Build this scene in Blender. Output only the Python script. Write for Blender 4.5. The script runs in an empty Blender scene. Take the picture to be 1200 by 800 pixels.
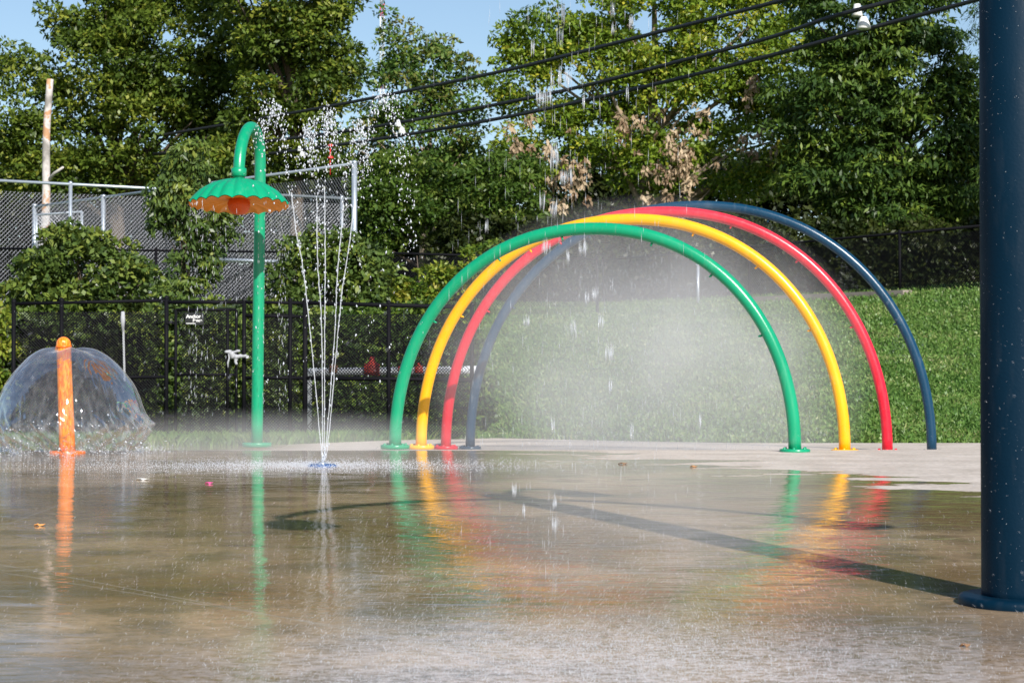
import bpy, bmesh, math, random
import numpy as np
from mathutils import Vector, Matrix
random.seed(7); RNG = np.random.default_rng(7)
R = math.radians
sc = bpy.context.scene
col = sc.collection

# ------------------------------------------------------------------ camera
F = 2400.0; HZ = 443.0; CAMZ = .68            # focal length in photo pixels (1200 wide), horizon row, height
cd = bpy.data.cameras.new('camera'); cam = bpy.data.objects.new('camera', cd); col.objects.link(cam)
cd.sensor_width = 36; cd.lens = 36*F/1200; cd.clip_start = .1; cd.clip_end = 2000
PITCH = math.atan((HZ-400)/F)
cam.location = (0, 0, CAMZ); cam.rotation_euler = (math.pi/2+PITCH, 0, 0)
cd.dof.use_dof = True; cd.dof.focus_distance = 14; cd.dof.aperture_fstop = 9
sc.camera = cam
_c, _s = math.cos(PITCH), math.sin(PITCH)
def at(px, py, Y):
    u = (px-600)/F; v = (400-py)/F
    dy = _c - v*_s; dz = _s + v*_c
    return Vector((u/dy*Y, Y, CAMZ + dz/dy*Y))
def sstep(a, b, t):
    t = np.clip((t-a)/(b-a), 0, 1); return t*t*(3-2*t)
CR = 19.3
def pad_z(x, y):
    x = np.asarray(x, float); y = np.asarray(y, float)
    near = -.00125*(CR-y)**2
    far = np.maximum(-.0328*(y-CR), -.2)
    return np.where(y < CR, near, far)
def ytop(x): return np.clip(40+(9.17-np.asarray(x, float))*1.41, 38, 50)
def bank_start(x):
    x = np.asarray(x, float)
    return np.interp(x, [-30, -4.5, -3.2, -1.8, -.2, 1.5, 3, 30], [25.5, 26.2, 27, 29.0, 30.2, 28.8, 27.9, 27.9])
def ground_z(x, y):
    x = np.asarray(x, float); y = np.asarray(y, float)
    b = bank_start(x)
    right = sstep(-1.2, .2, x)
    yt = ytop(x)*right + (1-right)*48
    s = np.maximum(b, 36*(1-right)+b*right)
    t = np.clip((y-s)/(yt-s), 0, 1)
    return pad_z(x, y) + 2.7*t**.92
def gpt(px, py):
    "ground point seen at a pixel of the pad"
    lo, hi = 4., 40.
    for _ in range(50):
        m = (lo+hi)/2; p = at(px, py, m)
        if p.z > float(pad_z(p.x, m)): lo = m
        else: hi = m
    return at(px, py, lo)

# ------------------------------------------------------------------ materials
def NT(name):
    m = bpy.data.materials.new(name); m.use_nodes = True
    return m, m.node_tree.nodes, m.node_tree.links
def principled(name, color, rough=.5, metal=0, spec=.5, bump=0, bscale=30, var=0, vscale=3, coat=0, dirt=None):
    m, n, l = NT(name); p = n['Principled BSDF']
    p.inputs['Roughness'].default_value = rough; p.inputs['Metallic'].default_value = metal
    p.inputs['Specular IOR Level'].default_value = spec; p.inputs['Coat Weight'].default_value = coat
    p.inputs['Base Color'].default_value = (*color, 1)
    tc = n.new('ShaderNodeTexCoord')
    if var:
        nz = n.new('ShaderNodeTexNoise'); nz.inputs['Scale'].default_value = vscale; nz.inputs['Detail'].default_value = 6
        l.new(tc.outputs['Object'], nz.inputs['Vector'])
        mx = n.new('ShaderNodeMix'); mx.data_type = 'RGBA'
        mx.inputs['A'].default_value = (*[c*(1-var) for c in color], 1)
        mx.inputs['B'].default_value = (*[min(1, c*(1+var)) for c in (dirt or color)], 1)
        l.new(nz.outputs['Fac'], mx.inputs['Factor']); l.new(mx.outputs['Result'], p.inputs['Base Color'])
    if bump:
        nb = n.new('ShaderNodeTexNoise'); nb.inputs['Scale'].default_value = bscale; nb.inputs['Detail'].default_value = 4
        l.new(tc.outputs['Object'], nb.inputs['Vector'])
        b = n.new('ShaderNodeBump'); b.inputs['Strength'].default_value = bump; b.inputs['Distance'].default_value = .01
        l.new(nb.outputs['Fac'], b.inputs['Height']); l.new(b.outputs['Normal'], p.inputs['Normal'])
    return m
def paint(name, color, rough=.22, spec=.5, stain=.22):
    "wet gloss enamel: fine orange peel, water beads and a little wear"
    m, n, l = NT(name); p = n['Principled BSDF']
    tc = n.new('ShaderNodeTexCoord')
    a = n.new('ShaderNodeTexNoise'); a.inputs['Scale'].default_value = 2.5; a.inputs['Detail'].default_value = 8
    p.inputs['Specular IOR Level'].default_value = spec
    v = n.new('ShaderNodeTexNoise'); v.inputs['Scale'].default_value = 90; v.inputs['Detail'].default_value = 2
    l.new(tc.outputs['Object'], a.inputs['Vector']); l.new(tc.outputs['Object'], v.inputs['Vector'])
    mx = n.new('ShaderNodeMix'); mx.data_type = 'RGBA'
    mx.inputs['A'].default_value = (*[c*.8 for c in color], 1)
    mx.inputs['B'].default_value = (*[min(1, c*1.12) for c in color], 1)
    l.new(a.outputs['Fac'], mx.inputs['Factor'])
    sm = n.new('ShaderNodeMapping'); sm.inputs['Scale'].default_value = (1, 1, .22); l.new(tc.outputs['Object'], sm.inputs[0])
    sn = n.new('ShaderNodeTexNoise'); sn.inputs['Scale'].default_value = 22; sn.inputs['Detail'].default_value = 7; l.new(sm.outputs[0], sn.inputs['Vector'])
    sr = n.new('ShaderNodeMapRange'); sr.inputs['From Min'].default_value = .54; sr.inputs['From Max'].default_value = .78; sr.inputs['To Max'].default_value = stain; l.new(sn.outputs['Fac'], sr.inputs['Value'])
    m3 = n.new('ShaderNodeMix'); m3.data_type = 'RGBA'; m3.inputs['B'].default_value = (*[c*.6+.16 for c in color], 1)
    l.new(sr.outputs[0], m3.inputs['Factor']); l.new(mx.outputs['Result'], m3.inputs['A']); l.new(m3.outputs['Result'], p.inputs['Base Color'])
    b = n.new('ShaderNodeBump'); b.inputs['Strength'].default_value = .22; b.inputs['Distance'].default_value = .004
    l.new(v.outputs['Fac'], b.inputs['Height']); l.new(b.outputs['Normal'], p.inputs['Normal'])
    mr = n.new('ShaderNodeMapRange'); mr.inputs['To Min'].default_value = rough*.7; mr.inputs['To Max'].default_value = rough*1.9
    l.new(a.outputs['Fac'], mr.inputs['Value']); l.new(mr.outputs['Result'], p.inputs['Roughness'])
    return m
def leafmat(name, cols, trans=.35, rough=.42):
    "cols: colours spread over the random value carried by each leaf"
    m, n, l = NT(name); p = n['Principled BSDF']; out = n['Material Output']
    at_ = n.new('ShaderNodeAttribute'); at_.attribute_name = 'leaf'
    cr = n.new('ShaderNodeValToRGB'); e = cr.color_ramp.elements
    e[0].color = (*cols[0], 1); e[0].position = 0
    e[1].color = (*cols[-1], 1); e[1].position = 1
    for i, c in enumerate(cols[1:-1]):
        k = e.new((i+1)/(len(cols)-1)); k.color = (*c, 1)
    l.new(at_.outputs['Fac'], cr.inputs['Fac']); l.new(cr.outputs['Color'], p.inputs['Base Color'])
    p.inputs['Roughness'].default_value = rough; p.inputs['Specular IOR Level'].default_value = .35
    t = n.new('ShaderNodeBsdfTranslucent'); l.new(cr.outputs['Color'], t.inputs['Color'])
    mx = n.new('ShaderNodeMixShader'); mx.inputs[0].default_value = trans
    l.new(p.outputs[0], mx.inputs[1]); l.new(t.outputs[0], mx.inputs[2]); l.new(mx.outputs[0], out.inputs['Surface'])
    return m
M = {}
M['green'] = paint('green_paint', (.003, .30, .145))
M['yellow'] = paint('yellow_paint', (.92, .42, .004))
M['red'] = paint('red_paint', (.68, .008, .03))
M['navy'] = paint('navy_paint', (.001, .040, .088))
M['navypost'] = paint('navy_post_paint', (.0003, .015, .034), .42, .12, .05)
M['orange'] = paint('orange_paint', (.9, .17, .008))
M['amber'] = paint('amber_paint', (.90, .33, .02), .35)
M['redorange'] = paint('red_orange_paint', (.75, .11, .01), .35)
M['blueplate'] = paint('blue_paint', (.02, .09, .27))
M['black'] = principled('black_vinyl', (.006, .006, .008), .6, spec=.08, var=.3)
M['galv'] = principled('galvanised_steel', (.42, .47, .53), .38, .55, var=.2, vscale=8)
M['galvwire'] = principled('galvanised_wire', (.30, .31, .34), .45, .4)
M['bark'] = principled('bark', (.10, .075, .055), .9, bump=.8, bscale=14, var=.4, vscale=5)
M['palebark'] = principled('pale_bark', (.30, .235, .175), .9, bump=.6, bscale=14, var=.35, vscale=4)
M['polewood'] = principled('weathered_wood', (.50, .47, .44), .85, bump=.5, bscale=20, var=.4, vscale=2.5)
M['cable'] = principled('cable_rubber', (.012, .013, .017), .5)
M['white'] = principled('white_ceramic', (.75, .75, .73), .35, var=.1)
M['redplastic'] = principled('red_plastic', (.62, .03, .03), .35, var=.2, vscale=20)
M['rope'] = principled('white_rope', (.36, .37, .39), .8, bump=.6, bscale=80, var=.25, vscale=60)
M['stone'] = principled('stone_kerb', (.26, .22, .19), .85, bump=.5, bscale=20, var=.35, vscale=3)
M['signblack'] = principled('black_sign', (.012, .014, .014), .4)
M['redpipe'] = principled('red_valve', (.55, .05, .03), .5, var=.25, vscale=15)
M['leaf_a'] = leafmat('leaf_olive', [(0.045, 0.080, 0.013), (0.089, 0.141, 0.019), (0.140, 0.199, 0.026), (0.305, 0.322, 0.046)])
M['leaf_b'] = leafmat('leaf_fresh', [(0.085, 0.150, 0.017), (0.156, 0.246, 0.025), (0.240, 0.335, 0.035), (0.504, 0.475, 0.056)], .42)
M['leaf_c'] = leafmat('leaf_deep', [(0.027, 0.061, 0.015), (0.054, 0.105, 0.020), (0.101, 0.170, 0.028), (0.202, 0.272, 0.038)])
M['leaf_d'] = leafmat('leaf_thin', [(0.063, 0.116, 0.026), (0.090, 0.181, 0.032), (0.154, 0.234, 0.043), (0.235, 0.213, 0.064)])
M['leaf_e'] = leafmat('leaf_soft', [(.045, .09, .016), (.075, .14, .02), (.12, .19, .03), (.22, .27, .05)], .4)
M['leaf_bush'] = leafmat('leaf_bush', [(0.040, 0.075, 0.018), (0.079, 0.128, 0.029), (0.119, 0.180, 0.034), (0.218, 0.255, 0.045)], .25, .38)
M['leaf_vine'] = leafmat('leaf_vine', [(0.071, 0.135, 0.018), (0.142, 0.216, 0.024), (0.255, 0.311, 0.037), (0.397, 0.365, 0.061)], .4)
M['leaf_dry'] = leafmat('leaf_dry', [(0.209, 0.126, 0.071), (0.380, 0.273, 0.171), (0.522, 0.399, 0.266), (0.627, 0.504, 0.342)], .3, .7)
M['grass'] = leafmat('grass_blade', [(0.071, 0.165, 0.033), (0.121, 0.232, 0.046), (0.184, 0.302, 0.069), (0.369, 0.384, 0.164)], .35)
M['dark_leaf'] = leafmat('leaf_shade_dark', [(0.013, 0.025, 0.006), (0.029, 0.043, 0.009), (0.050, 0.062, 0.011)], .25)  # leaf colour darkened to stand for the shade under the canopy

def soil_mat():
    m, n, l = NT('soil_and_turf'); p = n['Principled BSDF']; p.inputs['Roughness'].default_value = .95
    tc = n.new('ShaderNodeTexCoord'); nz = n.new('ShaderNodeTexNoise'); nz.inputs['Scale'].default_value = 5; nz.inputs['Detail'].default_value = 10
    l.new(tc.outputs['Object'], nz.inputs['Vector'])
    cr = n.new('ShaderNodeValToRGB'); e = cr.color_ramp.elements
    e[0].position = .35; e[0].color = (.03, .06, .012, 1); e[1].position = .68; e[1].color = (.085, .13, .03, 1)
    l.new(nz.outputs['Fac'], cr.inputs['Fac']); l.new(cr.outputs['Color'], p.inputs['Base Color'])
    b = n.new('ShaderNodeBump'); b.inputs['Strength'].default_value = .8; b.inputs['Distance'].default_value = .08
    l.new(nz.outputs['Fac'], b.inputs['Height']); l.new(b.outputs['Normal'], p.inputs['Normal'])
    return m
M['soil'] = soil_mat()

def pad_mat():
    m, n, l = NT('wet_concrete'); p = n['Principled BSDF']
    tc = n.new('ShaderNodeTexCoord'); sx = n.new('ShaderNodeSeparateXYZ'); l.new(tc.outputs['Object'], sx.inputs[0])
    def math_(op, a, b=None, c=None, clamp=False):
        k = n.new('ShaderNodeMath'); k.operation = op; k.use_clamp = clamp
        for i, v in enumerate((a, b, c)):
            if v is None: continue
            if isinstance(v, (int, float)): k.inputs[i].default_value = v
            else: l.new(v, k.inputs[i])
        return k.outputs[0]
    def noise(scale, detail=5, vec=(1, 1, 1), rough=.55, dist=0):
        mp = n.new('ShaderNodeMapping'); mp.inputs['Scale'].default_value = vec; l.new(tc.outputs['Object'], mp.inputs['Vector'])
        z = n.new('ShaderNodeTexNoise'); z.inputs['Scale'].default_value = scale; z.inputs['Detail'].default_value = detail
        z.inputs['Roughness'].default_value = rough; z.inputs['Distortion'].default_value = dist
        l.new(mp.outputs[0], z.inputs['Vector']); return z.outputs['Fac']
    def mr(v, a, b, c=0, d=1, smooth=True):
        k = n.new('ShaderNodeMapRange'); k.interpolation_type = 'SMOOTHSTEP' if smooth else 'LINEAR'
        k.inputs['From Min'].default_value = a; k.inputs['From Max'].default_value = b
        k.inputs['To Min'].default_value = c; k.inputs['To Max'].default_value = d
        l.new(v, k.inputs['Value']); return k.outputs[0]
    def mix(f, a, b):
        k = n.new('ShaderNodeMix'); k.data_type = 'RGBA'
        l.new(f, k.inputs['Factor']) if not isinstance(f, float) else setattr(k.inputs['Factor'], 'default_value', f)
        for s, v in (('A', a), ('B', b)):
            if isinstance(v, tuple): k.inputs[s].default_value = (*v, 1)
            else: l.new(v, k.inputs[s])
        return k.outputs['Result']
    X, Y = sx.outputs[0], sx.outputs[1]
    nbig = noise(.55, 5, (1, 1, 1)); nmid = noise(2.2, 6); nfine = noise(28, 6); ngrain = noise(160, 3)
    npud = noise(.9, 6, (.8, 1.6, 1), .6)
    xc = math_('MINIMUM', math_('MAXIMUM', X, -3.0), 4.0)
    t = math_('ADD', math_('ADD', Y, math_('MULTIPLY', xc, 2.0)), math_('MULTIPLY', math_('SUBTRACT', npud, .5), 12.0))
    dry = mr(t, 19.3, 19.7)
    farx = mr(X, -3.6, -2.2)
    dry = math_('MULTIPLY', dry, farx)
    dryfar = math_('MULTIPLY', mr(Y, CR-.05, CR+.15), farx)
    dry = math_('MAXIMUM', dry, dryfar)
    wetcol = mix(mr(nbig, .38, .62), (.25, .165, .083), (.52, .375, .235))
    wetcol = mix(mr(nmid, .42, .66, 0, .7), wetcol, (.12, .09, .05))
    drycol = mix(mr(nmid, .3, .7), (.52, .45, .385), (.68, .60, .53))
    c = mix(dry, wetcol, drycol)
    c = mix(mr(nfine, .3, .75, 0, .35), c, (.10, .085, .07))
    # froth thrown up by falling water: ring round the jet nozzle and under the dumping buckets
    def blob(cx, cy, rx, ry):
        dx = math_('DIVIDE', math_('SUBTRACT', X, cx), rx); dy = math_('DIVIDE', math_('SUBTRACT', Y, cy), ry)
        d = math_('SQRT', math_('ADD', math_('MULTIPLY', dx, dx), math_('MULTIPLY', dy, dy)))
        return mr(d, 1.0, .15)
    g = gpt(378, 547)
    fr = math_('MAXIMUM', blob(g.x-.25, g.y+.1, 2.3, 1.3), blob(.4, 6.1, 2.3, 1.9))
    fn = noise(26, 8, (.8, 1.2, 1), .75)
    froth = math_('MULTIPLY', fr, mr(fn, .36, .62), clamp=True)
    froth = math_('MULTIPLY', froth, .58)
    c = mix(froth, c, (.74, .67, .66))
    # control joints sawn into the slab
    def line(a, b, w):
        (x0, y0), (x1, y1) = a, b; L = math.hypot(x1-x0, y1-y0); nx, ny = -(y1-y0)/L, (x1-x0)/L
        d = math_('ABSOLUTE', math_('ADD', math_('ADD', math_('MULTIPLY', X, nx), math_('MULTIPLY', Y, ny)), -(nx*x0+ny*y0)))
        return mr(d, w*1.5, w*.5)
    j = None
    for a, b in (((0, 617), (108, 578)), ((0, 661), (210, 700)), ((130, 660), (400, 640)), ((345, 725), (560, 760))):
        A = gpt(*a); B = gpt(*b); q = line((A.x, A.y), (B.x, B.y), .006); j = q if j is None else math_('MAXIMUM', j, q)
    c = mix(math_('MULTIPLY', j, .55), c, (.42, .38, .33))
    l.new(c, p.inputs['Base Color'])
    # film of water: smooth where it pools
    pool = mr(noise(.7, 4, (.7, 1.3, 1), .5), .40, .58)
    rw = math_('ADD', math_('MULTIPLY', pool, -.035), .07)
    near = mr(Y, 8.6, 6.6, 0, .07)
    rw = math_('ADD', rw, near)
    rough = math_('ADD', math_('MULTIPLY', dry, .55), math_('MULTIPLY', rw, math_('SUBTRACT', 1.0, dry)))
    rough = math_('ADD', rough, math_('MULTIPLY', froth, .3), clamp=True)
    l.new(rough, p.inputs['Roughness'])
    p.inputs['IOR'].default_value = 1.4
    sp = math_('SUBTRACT', .5, math_('MULTIPLY', dry, .35)); l.new(sp, p.inputs['Specular IOR Level'])
    rip = noise(4.5, 4, (.8, 2.2, 1), .5, .8); rip2 = noise(22, 2, (.8, 1.3, 1), .5)
    rlow = noise(1.9, 2, (1, 1.0, 1), .5, .5)
    hgt = math_('ADD', math_('MULTIPLY', rip, .46), math_('MULTIPLY', rip2, .03))
    hgt = math_('ADD', hgt, math_('MULTIPLY', rlow, 1.3))
    hgt = math_('ADD', hgt, math_('MULTIPLY', ngrain, math_('ADD', math_('MULTIPLY', dry, .1), .004)))
    b = n.new('ShaderNodeBump'); b.inputs['Distance'].default_value = .0048; b.inputs['Strength'].default_value = 1
    l.new(hgt, b.inputs['Height']); l.new(b.outputs['Normal'], p.inputs['Normal'])
    return m
M['pad'] = pad_mat()

def water_mat(name, white=.5, alpha=.6, rough=.08):
    m, n, l = NT(name); p = n['Principled BSDF']; out = n['Material Output']
    p.inputs['Base Color'].default_value = (.86, .90, .96, 1); p.inputs['Roughness'].default_value = rough
    p.inputs['IOR'].default_value = 1.33; p.inputs['Specular IOR Level'].default_value = .8
    tl = n.new('ShaderNodeBsdfTranslucent'); tl.inputs['Color'].default_value = (.86, .9, .96, 1)
    m1 = n.new('ShaderNodeMixShader'); m1.inputs[0].default_value = .35
    l.new(p.outputs[0], m1.inputs[1]); l.new(tl.outputs[0], m1.inputs[2])
    tr = n.new('ShaderNodeBsdfTransparent')
    m2 = n.new('ShaderNodeMixShader'); m2.inputs[0].default_value = alpha
    l.new(tr.outputs[0], m2.inputs[1]); l.new(m1.outputs[0], m2.inputs[2]); l.new(m2.outputs[0], out.inputs['Surface'])
    return m
M['drop'] = water_mat('water_drop', alpha=.85)
M['thread'] = water_mat('water_thread', alpha=.42)
M['jet'] = water_mat('water_stream', alpha=.42)
M['speck'] = water_mat('water_speck', alpha=.5)

def dome_mat():
    m, n, l = NT('water_film'); out = n['Material Output']
    n.remove(n['Principled BSDF'])
    tc = n.new('ShaderNodeTexCoord')
    mp = n.new('ShaderNodeMapping'); mp.inputs['Scale'].default_value = (1, 1, .35); l.new(tc.outputs['Object'], mp.inputs['Vector'])
    a = n.new('ShaderNodeTexNoise'); a.inputs['Scale'].default_value = 4; a.inputs['Detail'].default_value = 3; a.inputs['Distortion'].default_value = 1.0
    l.new(mp.outputs[0], a.inputs['Vector'])
    b = n.new('ShaderNodeBump'); b.inputs['Strength'].default_value = 1; b.inputs['Distance'].default_value = .03
    l.new(a.outputs['Fac'], b.inputs['Height'])
    gl = n.new('ShaderNodeBsdfGlossy'); gl.inputs['Roughness'].default_value = .04; l.new(b.outputs['Normal'], gl.inputs['Normal'])
    gl.inputs['Color'].default_value = (.92, .92, .92, 1)
    tr = n.new('ShaderNodeBsdfTransparent'); tr.inputs['Color'].default_value = (.93, .95, .97, 1)
    df = n.new('ShaderNodeBsdfTranslucent'); df.inputs['Color'].default_value = (.84, .86, .9, 1)
    d2 = n.new('ShaderNodeBsdfDiffuse'); d2.inputs['Color'].default_value = (.84, .86, .9, 1)
    ad = n.new('ShaderNodeMixShader'); l.new(df.outputs[0], ad.inputs[1]); l.new(d2.outputs[0], ad.inputs[2])
    lw = n.new('ShaderNodeLayerWeight'); lw.inputs['Blend'].default_value = .45; 
    fz = n.new('ShaderNodeFresnel'); fz.inputs['IOR'].default_value = 1.33; l.new(b.outputs['Normal'], fz.inputs['Normal'])
    mf = n.new('ShaderNodeMapRange'); mf.inputs['From Min'].default_value = 0; mf.inputs['From Max'].default_value = 1
    mf.inputs['To Min'].default_value = .04; mf.inputs['To Max'].default_value = .55; l.new(fz.outputs[0], mf.inputs['Value'])
    m1 = n.new('ShaderNodeMixShader'); l.new(mf.outputs[0], m1.inputs[0]); l.new(tr.outputs[0], m1.inputs[1]); l.new(gl.outputs[0], m1.inputs[2])
    st = n.new('ShaderNodeTexNoise'); st.inputs['Scale'].default_value = 16; st.inputs['Detail'].default_value = 6
    mq = n.new('ShaderNodeMapping'); mq.inputs['Scale'].default_value = (1.4, 1.4, .35); l.new(tc.outputs['Object'], mq.inputs['Vector']); l.new(mq.outputs[0], st.inputs['Vector'])
    ms = n.new('ShaderNodeMapRange'); ms.inputs['From Min'].default_value = .42; ms.inputs['From Max'].default_value = .8
    ms.inputs['To Min'].default_value = .0; ms.inputs['To Max'].default_value = .38; l.new(st.outputs['Fac'], ms.inputs['Value'])
    sz = n.new('ShaderNodeSeparateXYZ'); l.new(tc.outputs['Object'], sz.inputs[0])
    hz = n.new('ShaderNodeMapRange'); hz.inputs['From Min'].default_value = .42; hz.inputs['From Max'].default_value = .12
    hz.inputs['To Min'].default_value = .25; hz.inputs['To Max'].default_value = 1; l.new(sz.outputs[2], hz.inputs['Value'])
    mz = n.new('ShaderNodeMath'); mz.operation = 'MULTIPLY_ADD'; l.new(ms.outputs[0], mz.inputs[0]); l.new(hz.outputs[0], mz.inputs[1]); mz.inputs[2].default_value = .035
    lp = n.new('ShaderNodeMath'); lp.operation = 'POWER'; l.new(lw.outputs['Facing'], lp.inputs[0]); lp.inputs[1].default_value = 5
    mm = n.new('ShaderNodeMath'); mm.operation = 'MULTIPLY_ADD'; mm.use_clamp = True; l.new(lp.outputs[0], mm.inputs[0]); mm.inputs[1].default_value = .45; l.new(mz.outputs[0], mm.inputs[2])
    m2 = n.new('ShaderNodeMixShader'); l.new(mm.outputs[0], m2.inputs[0]); l.new(m1.outputs[0], m2.inputs[1]); l.new(ad.outputs[0], m2.inputs[2])
    l.new(m2.outputs[0], out.inputs['Surface'])
    return m
M['film'] = dome_mat()

# ------------------------------------------------------------------ mesh helpers
class MB:
    def __init__(s): s.v = []; s.f = []; s.smooth = []
    def add(s, vs, fs, smooth=False):
        o = len(s.v); s.v += [tuple(v) for v in vs]; s.f += [tuple(i+o for i in f) for f in fs]; s.smooth += [smooth]*len(fs)
    def box(s, c, d, rot=None):
        vs = [Vector((x*d[0]/2, y*d[1]/2, z*d[2]/2)) for x in (-1, 1) for y in (-1, 1) for z in (-1, 1)]
        if rot is not None: vs = [rot @ v for v in vs]
        c = Vector(c)
        s.add([v+c for v in vs], [(0, 1, 3, 2), (4, 6, 7, 5), (0, 4, 5, 1), (2, 3, 7, 6), (0, 2, 6, 4), (1, 5, 7, 3)])
    def tube(s, pts, r, seg=12, caps=True, smooth=True):
        pts = [Vector(p) for p in pts]; n = len(pts)
        rs = r if hasattr(r, '__len__') else [r]*n
        T = []
        for i in range(n):
            t = pts[min(i+1, n-1)]-pts[max(i-1, 0)]; T.append(t.normalized() if t.length > 1e-9 else Vector((0, 0, 1)))
        up = Vector((0, 0, 1)) if abs(T[0].z) < .9 else Vector((1, 0, 0))
        N = (up-T[0]*up.dot(T[0])).normalized(); vs = []
        for i in range(n):
            N = (N-T[i]*N.dot(T[i])).normalized(); B = T[i].cross(N)
            for k in range(seg):
                a = 2*math.pi*k/seg; vs.append(pts[i]+(N*math.cos(a)+B*math.sin(a))*rs[i])
        fs = [(i*seg+k, i*seg+(k+1) % seg, (i+1)*seg+(k+1) % seg, (i+1)*seg+k) for i in range(n-1) for k in range(seg)]
        s.add(vs, fs, smooth)
        if caps:
            o = len(s.v)-len(vs)
            s.f.append(tuple(o+k for k in reversed(range(seg)))); s.f.append(tuple(o+(n-1)*seg+k for k in range(seg))); s.smooth += [False, False]
    def lathe(s, prof, c=(0, 0, 0), seg=32, smooth=True, mod=None):
        c = Vector(c); vs = []
        for r, z in prof:
            for k in range(seg):
                a = 2*math.pi*k/seg
                rr, zz = (r, z) if mod is None else mod(r, z, a)
                vs.append(c+Vector((rr*math.cos(a), rr*math.sin(a), zz)))
        s.add(vs, [(i*seg+k, i*seg+(k+1) % seg, (i+1)*seg+(k+1) % seg, (i+1)*seg+k) for i in range(len(prof)-1) for k in range(seg)], smooth)
    def build(s, name, mat, parent=None):
        me = bpy.data.meshes.new(name); me.from_pydata(s.v, [], s.f)
        me.polygons.foreach_set('use_smooth', s.smooth); me.materials.append(mat); me.update()
        return link(name, me, parent)
def link(name, me, parent=None):
    o = bpy.data.objects.new(name, me); col.objects.link(o)
    if parent is not None:
        o.parent = parent; o.matrix_parent_inverse = Matrix.Translation(-parent.location) if False else parent_inv(parent)
    return o
def parent_inv(p):
    m = Matrix.Identity(4); q = p
    chain = []
    while q is not None: chain.append(q); q = q.parent
    for q in reversed(chain): m = m @ q.matrix_parent_inverse @ q.matrix_basis
    return m.inverted()
def tag(o, label=None, cat=None, group=None, kind=None):
    if label: o['label'] = label
    if cat: o['category'] = cat
    if group: o['group'] = group
    if kind: o['kind'] = kind
    return o
def empty(name, loc, label=None, cat=None, group=None):
    o = bpy.data.objects.new(name, None); col.objects.link(o); o.location = loc; o.empty_display_size = .1
    return tag(o, label, cat, group)
def np_mesh(name, V, Q, mat, leafval=None, parent=None, smooth=False):
    me = bpy.data.meshes.new(name); nv = len(V); nq, k = Q.shape
    me.vertices.add(nv); me.vertices.foreach_set('co', V.astype(np.float32).ravel())
    me.loops.add(nq*k); me.loops.foreach_set('vertex_index', Q.astype(np.int32).ravel())
    me.polygons.add(nq); me.polygons.foreach_set('loop_start', np.arange(0, nq*k, k, dtype=np.int32))
    me.polygons.foreach_set('loop_total', np.full(nq, k, np.int32))
    if smooth: me.polygons.foreach_set('use_smooth', np.ones(nq, bool))
    if leafval is not None:
        a = me.attributes.new('leaf', 'FLOAT', 'POINT'); a.data.foreach_set('value', leafval.astype(np.float32))
    me.materials.append(mat); me.update(calc_edges=True); me.validate()
    return link(name, me, parent)
def unit(v): return v/np.maximum(np.linalg.norm(v, axis=1, keepdims=True), 1e-9)

def leaf_arrays(C, out, L, W, droop=.3, flat=.6, tint=None):
    "one bent diamond per centre C; out = direction away from its clump; bigger flat = lies more level"
    n = len(C)
    d = unit(out + RNG.normal(0, .7, (n, 3)) + np.array([0, 0, -droop]))
    nrm = RNG.normal(0, .55, (n, 3)) + out*.5 + np.array([0, 0, flat])
    side = unit(np.cross(d, nrm)); nr = np.cross(side, d)
    l = (L*RNG.uniform(.65, 1.25, n))[:, None]; w = (W*RNG.uniform(.7, 1.2, n))[:, None]
    V = np.empty((n, 4, 3))
    V[:, 0] = C-d*l*.5; V[:, 1] = C+side*w*.5-nr*l*.06; V[:, 2] = C+d*l*.5-nr*l*.1; V[:, 3] = C-side*w*.5-nr*l*.06
    V[:, [1, 3]] += (d*l*.05)[:, None, :]*-1
    val = np.clip(RNG.beta(2, 2.4, n) if tint is None else tint+RNG.normal(0, .16, n), 0, 1)
    return V.reshape(-1, 3), np.repeat(val, 4)
def clump_leaves(cen, rad, per, L, W, droop=.3, flat=.6, squash=.6):
    "cen (n,3) clump centres, rad (n,) radii, per leaves each"
    n = len(cen); cnt = np.maximum((per*(rad/rad.mean())**2).astype(int), 3)
    idx = np.repeat(np.arange(n), cnt); N = len(idx)
    dr = unit(RNG.normal(0, 1, (N, 3))); dr[:, 2] = np.abs(dr[:, 2])*np.where(RNG.random(N) < .75, 1, -1)
    rr = RNG.uniform(.35, 1.05, N)**.6
    P = cen[idx] + dr*np.array([1, 1, squash])*(rr*rad[idx])[:, None]
    tint = np.clip(RNG.beta(2, 2.3, n), 0, 1)[idx]
    V, val = leaf_arrays(P, dr, L, W, droop, flat, tint)
    return V, val
def foliage(name, V, val, mat, parent=None):
    return np_mesh(name, V, np.arange(len(V)).reshape(-1, 4), mat, val, parent)
def ell_points(ells, Y, n, depth=1.0, shell=.55, branchy=0):
    "clump centres in ellipsoids given as (px,py,rx,ry[,dy]) on the plane at distance Y"
    w = np.array([e[2]*e[3] for e in ells], float); w /= w.sum(); k = RNG.choice(len(ells), n, p=w)
    out = np.empty((n, 3))
    for i, e in enumerate(ells):
        m = k == i; c = at(e[0], e[1], Y+(e[4] if len(e) > 4 else 0)); rx = e[2]/F*Y; rz = e[3]/F*Y
        d = unit(RNG.normal(0, 1, (m.sum(), 3))); r = RNG.uniform(shell**3, 1, m.sum())**(1/3)
        d[:, 1] = np.where(RNG.random(m.sum()) < .65, -np.abs(d[:, 1]), d[:, 1])
        out[m] = np.array(c) + d*r[:, None]*np.array([rx, (rx+rz)/2*depth, rz])
    if branchy:      # gather the clumps into boughs so that shaded gaps open between them
        nb = max(n//branchy, 3); bough = out[RNG.choice(n, nb, replace=False)]
        d2 = ((out[:, None, :]-bough[None])**2).sum(-1); b = bough[d2.argmin(1)]
        out = b + (out-b)*np.array([.86, .86, .78])
    return out
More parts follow.
